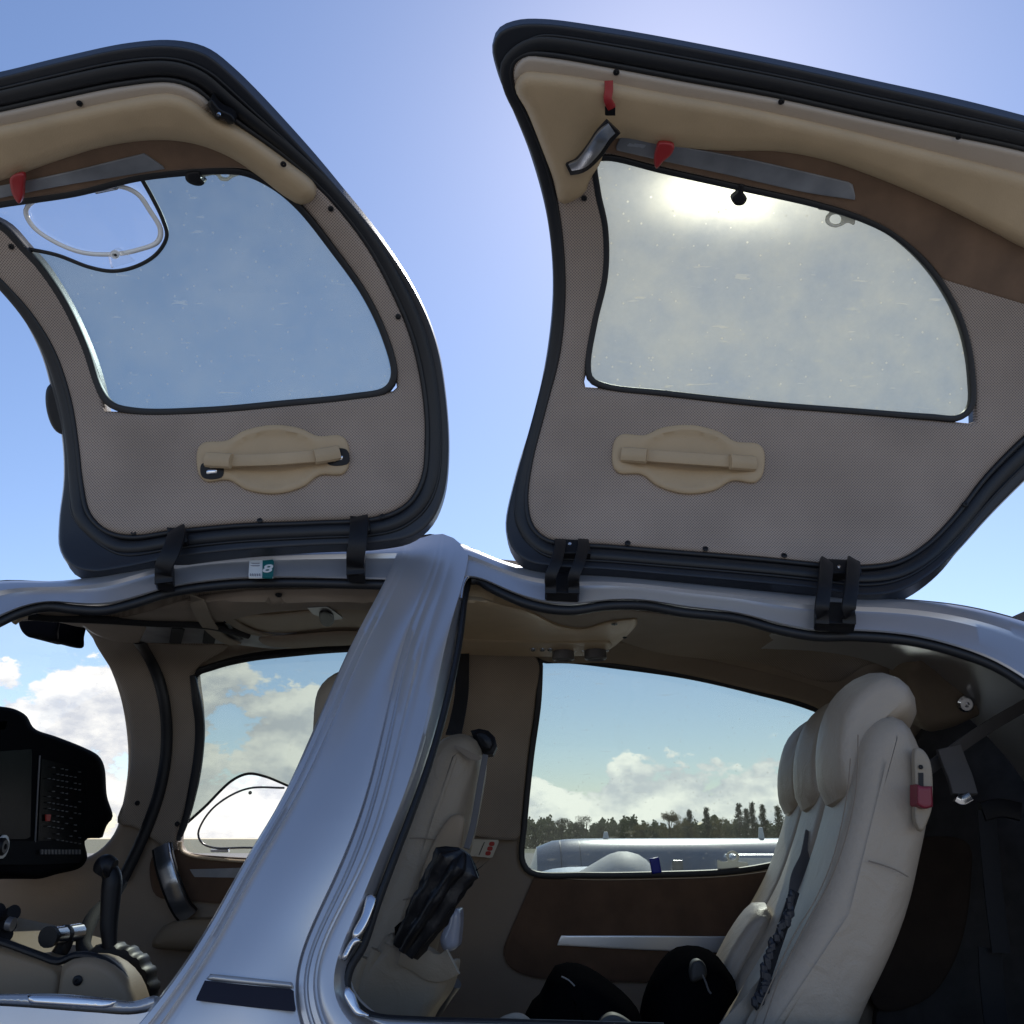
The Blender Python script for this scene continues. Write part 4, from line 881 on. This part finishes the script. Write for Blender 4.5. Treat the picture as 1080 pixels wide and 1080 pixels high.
pth('hanging_belt', M['beltb'], AC, [(1040,855,2.2),(1044,900,2.2),(1050,960,2.2),(1056,1005,2.2)], .040, .005)
pth('hanging_belt', M['beltb'], AC, [(1044,1000,2.22),(1046,1040,2.22),(1052,1095,2.22)], .05, .005)
pth('belt_anchor', M['black'], AC, [(1035,856,2.2),(1055,852,2.2),(1075,856,2.2)], .04, .02)

# ---- front seats
def traced_slab(name, m_, par, pts, Y, wd, r=.04, **k): return slab(name, m_, par, pts, Y+wd/2, wd, r=r, plane_y=Y, **k)
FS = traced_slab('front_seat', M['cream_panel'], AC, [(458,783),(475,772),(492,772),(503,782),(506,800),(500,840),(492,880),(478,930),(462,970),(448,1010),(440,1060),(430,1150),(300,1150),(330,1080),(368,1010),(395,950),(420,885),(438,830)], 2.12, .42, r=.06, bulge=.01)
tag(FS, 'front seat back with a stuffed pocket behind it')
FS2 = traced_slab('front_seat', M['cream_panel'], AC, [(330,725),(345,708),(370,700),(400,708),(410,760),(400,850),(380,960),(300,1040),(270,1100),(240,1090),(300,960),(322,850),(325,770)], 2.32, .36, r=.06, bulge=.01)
for v in FS2.data.vertices: v.co.x += .0
tag(FS2, 'front seat headrest showing behind the silver pillar')
SQ = Plane((0, 2.115, 0), (0, 1, 0))
pn = patch('seat_panel', M['leather_dimmed'], FS, SQ, [(478,860),(488,860),(489,880),(480,920),(466,955),(452,975),(430,985),(425,978),(436,950),(450,905),(465,875)], off=.004, thick=.02, puff=.006, pr=7, step=6)
strip('seam', M['stitch'], FS, SQ, [(425,949),(440,946),(455,949)], .003, .002, off=.004)
strip('seam', M['stitch'], FS, SQ, [(432,884),(447,884),(462,886)], .003, .002, off=.004)
pth('shoulder_belt', M['beltb'], AC, [(488,690,2.55),(487,730,2.45),(482,760,2.3),(478,775,2.2)], .035, .004)
bg_ = traced_slab('belt_roller', M['black'], FS, [(496,770),(508,768),(518,772),(524,782),(522,793),(514,797),(506,790),(500,780)], 2.20, .10, r=.012)
pth('seat_belt', M['belt'], FS, [(512,796,2.14),(506,830,2.12),(499,870,2.10),(492,895,2.08)], .013, .004)
patch('headrest_seam', M['stitch'], FS, SQ, [(479,786),(486,788),(500,795),(508,800),(503,802),(492,798)], off=.006, thick=.004, step=4)
# seat pocket
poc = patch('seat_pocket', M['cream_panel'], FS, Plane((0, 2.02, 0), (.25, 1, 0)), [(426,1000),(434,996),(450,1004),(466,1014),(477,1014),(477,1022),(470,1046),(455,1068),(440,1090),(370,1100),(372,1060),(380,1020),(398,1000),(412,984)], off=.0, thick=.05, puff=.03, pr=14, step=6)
strip('pocket_hem', M['cream_panel'], FS, Plane((0, 2.0, 0), (.25, 1, 0)), [(424,1004),(440,1010),(455,1020),(468,1020),(478,1014)], .05, .012, kind='box', off=.012, step=4)
for pts in ([(398,1002),(388,1030),(380,1070)], [(412,996),(404,1030),(398,1080)], [(385,1010),(376,1035),(370,1060)]):
    strip('pocket_fold', M['cream_panel'], FS, Plane((0, 2.0, 0), (.25, 1, 0)), pts, .028, .02, off=.0, step=5)
# things stuffed in the pocket: folded umbrella-like black cover, papers
UM = MB()
ax = np.array([xyz(427,1003,1.97), xyz(450,965,1.96), xyz(470,930,1.95), xyz(490,898,1.94)])
Q = resample(ax, .012); G = []
for i, p in enumerate(Q):
    u = i/(len(Q)-1); r_ = .024+.012*math.sin(u*2.6)+(.016*max(0, u-.7)/.3)
    r_ *= min(1, (1-u)*7+.25); T = ax[-1]-ax[0]; T /= np.linalg.norm(T); X = np.cross(T, [0,1,0]); X /= np.linalg.norm(X); Y = np.cross(X, T)
    G.append([p+(X*math.cos(a)+Y*math.sin(a)*.7)*r_*(.78+.45*abs(math.sin(a*3.5+u*1.6))+.05*math.sin(u*21+a*2)+.04*math.sin(u*47+a*3)) for a in np.linspace(0, 6.283, 40, endpoint=False)])
UM.grid(G, closev=True); UM.F.append(tuple(range(40))); b0 = (len(Q)-1)*40; UM.F.append(tuple(b0+i for i in reversed(range(40))))
for k in range(5):
    a = .5*k-1; c = xyz(490+7*k, 903-2*k+5*abs(k-2), 1.93); c2 = xyz(470+5*k, 918+3*k, 1.96)
    n0 = len(UM.V); UM.V += [tuple(c), tuple(c2+np.array([.01,0,.012])), tuple(c2-np.array([.012,0,.01])), tuple((c+c2)/2+np.array([0,.02,0]))]; UM.F += [(n0,n0+1,n0+2),(n0,n0+2,n0+3),(n0,n0+3,n0+1),(n0+1,n0+3,n0+2)]
umb = UM.build('folded_cover', mat('glossy_black_fabric', (.006,.006,.008), .4, bump=.6, bscale=60), None)
tag(umb, 'crumpled black folded cover sticking out of the pocket behind the front seat', 'folded cover')
o = patch('paper_bundle', M['black_cloth'], None, Plane((0, 2.03, 0), (.2, 1, 0)), [(416,978,1),(424,972),(430,982),(440,985),(438,1000),(426,1008,1),(418,998)], off=0, thick=.02, puff=.006, pr=4, step=5)
o.name = 'black_pouch'; tag(o, 'small ragged black pouch at the forward side of the seat pocket', 'pouch')
o = patch('bottle', mat('clear_bottle', (.35,.36,.42), .15, .0), None, Plane((0, 2.10, 0), (.1, 1, 0)), [(474,962),(484,958),(486,965),(485,985),(482,1000),(470,1004),(464,992),(470,975)], off=0, thick=.04, puff=.02, pr=7, step=4)
o.name = 'water_bottle'; tag(o, 'pale ribbed plastic bottle tucked behind the black cover in the seat pocket', 'bottle')
o = patch('card', M['white'], None, Plane((0, 1.99, 0), (.25, 1, 0)), [(433,992,1),(436,991,1),(451,1006,1),(448,1008,1)], off=0.0, thick=.006, step=4)
o.name = 'document_card'; tag(o, 'thin white card edge poking out of the seat pocket', 'card')
pth('pedal_tube', M['knobgrey'], AC, [(460,1065,2.25),(470,1050,2.22),(480,1036,2.2)], .03, .03, kind='round')

# ---- instrument panel (faces aft, at the left)
IP = Plane((-1.16, 0, 0), (1, 0, .0))
panel = patch('instrument_panel', M['panel_black'], AC, IP, [(-130,742),(-40,744),(0,745),(16,748),(28,755),(36,768),(60,777),(90,789),(104,797),(110,808),(113,840),(119,862),(113,870),(108,884,1),(90,886),(92,905),(85,915),(60,922),(40,927),(0,924),(-130,925)], off=0, thick=.30, puff=.03, pr=7, step=7)
tag(panel, 'black instrument panel with dark screens and button rows')
patch('screen', M['screen'], panel, IP, [(-110,800,1),(34,790,1),(32,885,1),(-110,885,1)], off=.032, thick=.006, step=12)
strip('screen_bezel', M['knobgrey'], panel, IP, [(42,797),(40,830),(37,888)], .004, .004, off=.033, step=8)
bp_ = patch('switch_panel', M['screen'], panel, IP, [(44,800,1),(92,812,1),(88,918-20,1),(40,890,1)], off=.032, thick=.006, step=8)
IPo = Plane((-1.16+.036, 0, 0), (1, 0, 0))
random.seed(3); mb = MB()
for r_ in range(13):
    for c in range(8):
        if random.random() < .45: continue
        x = 50+c*4.6; y = 808+r_*6.3+c*.8
        if y > 905: continue
        V_ = [IPo.at(x+a, y+b_, 0)[0] for a, b_ in ((0,0),(2.2,.2),(2.2,1.2),(0,1))]; V2_ = [v+np.array([.003,0,0]) for v in V_]; n0 = len(mb.V); mb.V += [tuple(v) for v in V_+V2_]; mb.F += [(n0+4,n0+5,n0+6,n0+7),(n0,n0+1,n0+5,n0+4),(n0+1,n0+2,n0+6,n0+5),(n0+2,n0+3,n0+7,n0+6),(n0+3,n0,n0+4,n0+7)]
mb.build('button_rows', mat('button_print', (.05,.055,.06), .5), panel, False)
patch('warning_button', M['redprint'], panel, IPo, [(49,859,1),(54,859,1),(53,866,1),(49,866,1)], off=.002, thick=.003, step=3)
patch('radio_panel', mat('dark_panel', (.008,.009,.011), .6, ior=1.1), panel, IP, [(-60,888,1),(88,886,1),(88,903,1),(84,910,1),(40,912,1),(-60,912,1)], off=.034, thick=.006, step=8)
mb = MB()
for c in range(12):
    x = 42+c*3.6; V_ = [IPo.at(x+a, 896+b_, .002)[0] for a, b_ in ((0,0),(2,0),(2,5),(0,5))]; V2_ = [v+np.array([.004,0,0]) for v in V_]; n0 = len(mb.V); mb.V += [tuple(v) for v in V_+V2_]; mb.F += [(n0+4,n0+5,n0+6,n0+7),(n0,n0+1,n0+5,n0+4),(n0+1,n0+2,n0+6,n0+5),(n0+2,n0+3,n0+7,n0+6),(n0+3,n0,n0+4,n0+7)]
mb.build('key_row', mat('key_grey', (.07,.07,.075), .5), panel, False)
dot('dial_ring', M['white'], panel, IP, 2, 893, .025, .036, .006); dot('dial_knob', M['black'], panel, IP, 0, 893, .019, .042, .012)
patch('panel_highlight', M['knobgrey'], panel, IP, [(-6,762,1),(8,760,1),(6,769,1),(-6,771,1)], off=.03, thick=.004, step=4)

# compass hanging under the top of the windshield
cp = MB()
comp = patch('compass', M['panel_black'], AC, Plane((0, 2.2, 0), (.3, 1, 0)), [(20,652),(28,645),(40,644),(60,648),(64,652),(62,665),(61,676),(50,676),(40,673),(30,672),(22,664)], off=0, thick=.10, puff=.02, pr=6, step=5)
patch('compass_window', M['white'], comp, Plane((0, 2.2, 0), (.3, 1, 0)), [(40,650,1),(46,651,1),(47,653,1),(41,652,1)], off=.022, thick=.004, step=3)
pth('compass_bracket', M['leather'], AC, [(12,654,2.3),(20,648,2.3),(30,645,2.3)], .03, .02)

# ---- centre controls
CQ = Plane((0, 2.15, 0), (0, 1, 0))
traced_slab('centre_console', M['leather_dimmed'], AC, [(-120,985),(-40,990),(10,1003),(40,1012),(62,1020),(66,1026),(58,1060),(56,1100),(-120,1100)], 1.98, .36, r=.015)
c2_ = traced_slab('console_end', M['leather_dimmed'], AC, [(62,1019),(76,1012),(95,1011),(112,1017),(127,1030),(137,1048),(141,1064),(140,1100),(58,1100),(60,1040)], 1.94, .10, r=.015)
dot('console_screw', M['black'], c2_, Plane((0, 1.938, 0), (0, 1, 0)), 82, 1034, .009, .0, .004)
strip('console_edge', M['rubber'], AC, Plane((0, 1.97, 0), (0, 1, 0)), [(-40,985),(0,993),(40,1007),(62,1014),(78,1008),(96,1008),(114,1015),(130,1030),(139,1048),(143,1064),(146,1090)], .014, .02, off=.0, step=5)
# toothed trim wheel
mb = MB(); c = xyz(112, 1052, 2.12); G = []
for yy, rk in ((-.03,.82),(-.03,.96),(-.02,1),(.02,1),(.03,.96),(.03,.82)):
    G.append([c+np.array([.098*rk*(1+(.04 if (i//3) % 2 else 0))*math.cos(a), yy, .098*rk*(1+(.04 if (i//3) % 2 else 0))*math.sin(a)]) for i, a in enumerate(np.linspace(0, 2*math.pi, 120, endpoint=False))])
mb.grid(G, closev=True); mb.F.append(tuple(range(120))); mb.F.append(tuple(600+i for i in reversed(range(120)))); mb.build('trim_wheel', M['black'], AC)
pth('control_stick', M['black'], AC, [(116,1000,2.10),(115,975,2.10),(117,945,2.10),(118,925,2.10),(112,915,2.10)], .034, .034, kind='round', scale=[.8,1,1.1,1.2,1.0])
pth('stick_grip', M['black'], AC, [(106,922,2.09),(112,914,2.09),(120,916,2.09)], .05, .05, kind='round', scale=[.7,1,.7])
pth('control_tube', M['beltb'], AC, [(128,930,2.3),(115,950,2.26),(100,965,2.2),(91,982,2.15),(88,998,2.12),(95,1010,2.1)], .030, .030, kind='round')
# chrome power knob lying on its side
p0_, p1_ = xyz(52,988,2.02), xyz(83,983,2.12)
kn = path3('power_knob', M['chrome'], AC, [p0_, (p0_*2+p1_)/3, (p0_+2*p1_)/3, p1_], .034, .034, 'round', (0,0,1), 10)
path3('knob_ring', M['black'], kn, [p0_+(p1_-p0_)*.45, p0_+(p1_-p0_)*.5, p0_+(p1_-p0_)*.55], .037, .037, 'round', (0,0,1), 3)
path3('knob_face', M['black'], kn, [p0_-(p1_-p0_)*.06, p0_, p0_+(p1_-p0_)*.05], .040, .040, 'round', (0,0,1), 3)
pth('knob_stem', M['black'], AC, [(70,990,2.08),(66,1000,2.08),(58,1012,2.08)], .03, .03, kind='round')
for x, y in ((4,985),(12,962),(8,975),(-4,960)): pth('lever', M['black'], AC, [(x-20,y+14,2.1),(x-8,y+4,2.08),(x+3,y,2.06)], .026, .026, kind='round', scale=[.5,.7,1.1])
pth('lever_cap', M['knobgrey'], AC, [(8,974,2.04),(14,975,2.04)], .026, .026, kind='round')
patch('floor_trim', M['white'], AC, CQ, [(152,1036,1),(157,1040),(163,1054,1),(154,1054,1)], off=.02, thick=.02, step=4)

# ---- black headset bags on the rear bench (things of their own)
def bag(name, pts, Y, wd, label, cat):
    o = slab(name, M['black_cloth'], None, pts, Y+wd/2, wd, r=.07, plane_y=Y+.04, bulge=.01); tag(o, label, cat, 'black bags on the rear bench'); return o
b1 = bag('headset_bag', [(590,1028),(605,1025),(622,1030),(640,1042),(662,1060),(676,1080),(680,1120),(672,1172),(560,1172),(552,1110),(564,1068),(574,1058),(582,1042)], 2.05, .22, 'slumped black soft bag on the rear bench, nearer the front seat', 'bag')
b2 = bag('headset_bag', [(708,1022),(720,1010),(738,1007),(756,1012),(770,1028),(782,1050),(786,1110),(780,1168),(692,1168),(684,1110),(688,1064),(696,1042)], 2.10, .24, 'upright rounded black soft bag on the rear bench, beside the seat back', 'bag')
BPn = Plane((0, 2.055, 0), (0, 1, 0)); BPm = Plane((0, 2.105, 0), (0, 1, 0))
patch('zip_flap', mat('grey_lining', (.08,.08,.075), .6), b1, BPn, [(634,1075),(645,1069),(658,1073),(668,1082),(650,1086),(632,1084)], off=.02, thick=.02, puff=.01, pr=5, step=4)
patch('zip_flap', mat('grey_lining2', (.03,.03,.03), .6), b2, BPm, [(731,1014),(738,1012),(744,1018),(745,1030),(738,1034),(730,1036),(728,1026)], off=.004, thick=.02, puff=.01, pr=5, step=4)
strip('zip', M['knobgrey'], b2, BPm, [(738,1022),(744,1035),(748,1046),(750,1048)], .004, .004, off=.012, step=4)
strip('zip', M['knobgrey'], b1, BPn, [(592,1030),(600,1034),(606,1040)], .003, .003, off=.006, step=4)
for v in (): pass
rim = strip('strap_end', M['cream'], None, None, [], 0, 0) if False else None
o = path3('leather_strap', M['cream'], None, [xyz(524,1084,1.85), xyz(535,1077,1.84), xyz(548,1075,1.84), xyz(560,1084,1.85)], .02, .012, 'round')
tag(o, 'cream piped strap loop at the edge of the bench, left of the black bags', 'strap')

# ---- own wing and engine nacelle beyond the far windows
mb = MB(); G = []
for f in np.linspace(0, 1, 14):
    Y = 3.0+5.0*f; zc = 1.12+.22*f; r = []; c = 1.9-.5*f; x0 = .0+.15*f; n = 26
    for k in range(n):
        a = 2*math.pi*k/n; xx = .5*(1-math.cos(a)); th = .13*(1.4845*math.sqrt(max(xx, 0))-.63*xx-1.758*xx**2+1.4215*xx**3-.5075*xx**4)
        r.append((x0+xx*c, Y, zc+(1 if a <= math.pi else -1)*th*c*1.1))
    G.append(r)
mb.grid(G, closev=True); mb.F.append(tuple(range(13*26, 14*26))); mb.build('wing', M['silver'], AC)
mb = MB(); G = []
for px_, row in ((560,960),(580,935),(600,924),(615,917),(630,908),(642,901),(652,898),(662,898),(673,901),(682,907),(690,916),(700,935),(706,960)):
    c = xyz(px_, row, 4.5); r = max(.02, c[2]-1.28)
    G.append([(c[0], 4.5+r*.9*math.cos(a), 1.28+r*math.sin(a)) for a in np.linspace(0, 2*math.pi, 28, endpoint=False)])
mb.grid(G, closev=True); mb.build('engine_nacelle', M['white_fair'], AC)

# ---- another aircraft parked beyond, its long fuselage across the rear window
PK = empty('parked_aircraft', (3.0, 14, 0)); tag(PK, 'long grey aircraft fuselage with a sunlit top edge, parked beyond the far rear window', 'aircraft')
mb = MB(); G = []
for k in range(40):
    f = k/39; X = .12+8.5*f; up = 1-math.exp(-f*48); r = (.72*up**.5)*(1-.45*max(0, f-.5)**1.3)+.01
    zc = 1.64+.01*f-.72*(1-.45*max(0, f-.5)**1.3); zc = zc if up > .9 else zc-.0
    G.append([(X, 14+r*.95*math.cos(a), zc+r*math.sin(a)) for a in np.linspace(0, 2*math.pi, 48, endpoint=False)])
mb.grid(G, closev=True); body = mb.build('fuselage', M['parked'], PK)
def bx(name, c, sx_, sy_, sz_, m_, par, taper=1.0):
    mb = MB(); x, y, z = c
    V_ = [(x+a*sx_/2*(taper if d > 0 else 1), y+b_*sy_/2*(taper if d > 0 else 1), z+d*sz_/2) for d in (-1, 1) for a, b_ in ((-1,-1),(1,-1),(1,1),(-1,1))]
    mb.add(V_, [(0,3,2,1),(4,5,6,7),(0,1,5,4),(1,2,6,5),(2,3,7,6),(3,0,4,7)]); o = mb.build(name, m_, par, False)
    bv = o.modifiers.new('b', 'BEVEL'); bv.width = min(sx_, sy_, sz_)*.2; bv.segments = 2; return o
for px_, h_ in ((639,.10),(803,.16)): bx('antenna', (xyz(px_, 884, 14)[0], 14, 1.64+h_/2), .09, .03, h_, M['white'], PK, .6)
for px_ in (592, 613, 668, 741, 792): 
    mb = MB(); X = xyz(px_, 900, 13.3)[0]; mb.grid([[(X+dx, 14-.72*.96*math.cos(a), .92+.727*math.sin(a)) for a in np.linspace(-.2, 1.3, 16)] for dx in (0, .012)]); mb.build('panel_seam', M['knobgrey'], PK)
bx('tank', (xyz(830,905,12.6)[0], 12.6, 1.36), 1.5, .5, .22, M['silver'], PK)
bx('cabin_glass', (xyz(715,908,13.25)[0], 13.3, 1.30), .14, .06, .16, M['knobgrey'], PK)

# ================================================================ TREES on the far side of the airfield
def tree(x, Y, h, wdt, kind, mleaf, label, cat, nm, seed):
    rnd = random.Random(seed); root = empty(nm, (x, Y, 0)); tag(root, label, cat, 'trees along the far side of the airfield')
    mb = MB(); segs = 7; th = h*.75; px_ = rnd.uniform(-.3, .3)
    def limb(a, b, r0, r1):
        a = np.array(a); b = np.array(b); T = b-a; T = T/np.linalg.norm(T); X = np.cross(T, [.3,.9,.1]); X /= np.linalg.norm(X); Y_ = np.cross(X, T)
        mb.grid([[p+(X*math.cos(t)+Y_*math.sin(t))*r for t in np.linspace(0, 6.283, segs, endpoint=False)] for p, r in ((a, r0), ((a+b)/2+X*r0*.5, (r0+r1)/2), (b, r1))], closev=True)
    base = np.array([x, Y, 0.]); topp = base+np.array([px_, 0, th]); limb(base, topp, h*.028, h*.008)
    clumps = []
    if kind == 'round':
        for k in range(26):
            a = rnd.uniform(0, 6.283); zz = rnd.uniform(.04, .90); rr = wdt*.5*math.sqrt(max(.05, 1-((zz-.5)/.52)**2))*rnd.uniform(.3, 1)
            c = base+np.array([rr*math.cos(a), rr*math.sin(a), h*zz]); clumps.append((c, wdt*rnd.uniform(.13, .24), h*rnd.uniform(.08, .15)))
            if k % 2 == 0: limb(base+np.array([0, 0, h*zz*.6]), c, h*.010, h*.003)
    else:
        for k in range(18):
            zz = .12+.86*k/17; a = rnd.uniform(0, 6.283); rr = wdt*.38*(1-zz)**.7*rnd.uniform(.2, 1.1)
            c = base+np.array([rr*math.cos(a), rr*math.sin(a), h*zz]); clumps.append((c, wdt*(.17+.36*(1-zz))*rnd.uniform(.8, 1.3), h*.07))
            if k % 3 == 0: limb(base+np.array([0, 0, h*zz*.85]), c, h*.008, h*.002)
    tk = mb.build('trunk', M['bark'], root)
    V_ = []; F_ = []
    nl = 150
    for c, rx, rz in clumps:
        for k in range(nl):
            d = np.array([rnd.gauss(0, 1) for _ in range(3)]); d /= np.linalg.norm(d); q = c+d*np.array([rx, rx, rz])*rnd.uniform(.35, 1.12)
            s = h*rnd.uniform(.010, .022); u_ = np.array([rnd.gauss(0, 1) for _ in range(3)]); u_ /= np.linalg.norm(u_); v_ = np.cross(u_, d); v_ /= np.linalg.norm(v_)+1e-9
            n0 = len(V_); V_ += [tuple(q-u_*s), tuple(q+v_*s*.6), tuple(q+u_*s), tuple(q-v_*s*.6)]; F_.append((n0, n0+1, n0+2, n0+3))
    me = bpy.data.meshes.new('crown'); me.from_pydata(V_, [], F_); me.update(); finish('crown', me, M[mleaf], root, False)
TD = 150.0
specs = []
# (px, top row, width px, kind, leaf, label)
for i, (px, row, wpx, kd, lf, lb, ct_) in enumerate([
    (548,868,26,'round','leaf1','low rounded gum tree at the left edge of the far rear window','gum tree'),
    (578,864,22,'round','leaf1','twin-topped dark gum tree, first one in from the window left edge','gum tree'),
    (594,863,20,'round','leaf1','dark round gum tree just left of the first gap in the tree line','gum tree'),
    (617,861,28,'round','leaf1','tall broad gum tree right of the first gap in the tree line','gum tree'),
    (635,866,22,'round','leaf1','middling gum tree before the low even stretch of the tree line','gum tree'),
    (652,868,30,'round','leaf1','low even gum tree in the left middle of the tree line','gum tree'),
    (675,867,30,'round','leaf3','low olive tree above the pale engine nacelle','olive tree'),
    (706,857,24,'round','leaf3','tall flat-topped olive tree above the blue window clip','olive tree'),
    (722,864,26,'round','leaf3','low olive bush tree right of the flat-topped one','olive tree'),
    (727,857,14,'spire','leaf2','thin open conifer standing behind the olive bushes','conifer'),
    (745,855,15,'spire','leaf2','dark pointed conifer in the right middle of the tree line','conifer'),
    (758,862,34,'round','leaf3','wide olive green tree between the pointed conifers','olive tree'),
    (779,851,16,'spire','leaf2','tall conifer at the left of the high row','conifer'),
    (787,856,14,'spire','leaf2','shorter conifer inside the high row','conifer'),
    (793,850,15,'spire','leaf2','highest conifer of the high row','conifer'),
    (804,852,14,'spire','leaf2','slim conifer at the right of the high row','conifer'),
    (800,866,30,'round','leaf1','dark rounded tree at the foot of the high conifers','gum tree'),
    (820,853,16,'spire','leaf2','lone pointed conifer after the gap, beside the headrest','conifer'),
    (832,860,20,'round','leaf1','dark tree half behind the rear headrests','gum tree'),
    (850,858,18,'spire','leaf2','conifer hidden behind the rear seats','conifer'),
    (520,868,30,'round','leaf1','gum tree beyond the cabin wall left of the rear window','gum tree')]):
    Y = TD+(i*37 % 17); d = ray(px, row); t = Y/d[1]; X = d[0]*t; zt = CZ+d[2]*t
    tree(X, Y, zt*1.05, wpx/1000*t, kd, lf, lb, ct_, {'gum tree':'gum_tree','olive tree':'olive_tree','conifer':'conifer_tree'}[ct_], 100+i)
# low scrub behind, reads as one mass
V_ = []; F_ = []; rnd = random.Random(5)
for k in range(26000):
    px = rnd.uniform(440, 960); Y = rnd.uniform(172, 184); X = (px-540)/1000*Y; hh = 4.0+.7*math.sin(px*.07)+.5*math.sin(px*.23+1)+.4*math.sin(px*.61)+rnd.gauss(0, .35); z = max(.05, rnd.uniform(0, 1)**.7*hh)
    s = rnd.uniform(.12, .3); u_ = np.array([rnd.gauss(0, 1) for _ in range(3)]); u_ /= np.linalg.norm(u_); v_ = np.cross(u_, [.2,1,.1]); v_ /= np.linalg.norm(v_); q = np.array([X, Y, z])
    n0 = len(V_); V_ += [tuple(q-u_*s), tuple(q+v_*s), tuple(q+u_*s), tuple(q-v_*s)]; F_.append((n0, n0+1, n0+2, n0+3))
me = bpy.data.meshes.new('scrub'); me.from_pydata(V_, [], F_); me.update(); tag(finish('scrub', me, M['leaf1'], None, False), 'low dense scrub along the far edge of the airfield', 'scrub', kind='stuff')

# ---------------------------------------------------------------- render settings
scene.view_settings.view_transform = 'Standard'; scene.view_settings.look = 'None'; scene.view_settings.exposure = 0.06; scene.view_settings.gamma = 1.0
scene.render.engine = 'CYCLES'; scene.cycles.max_bounces = 10; scene.cycles.transparent_max_bounces = 16
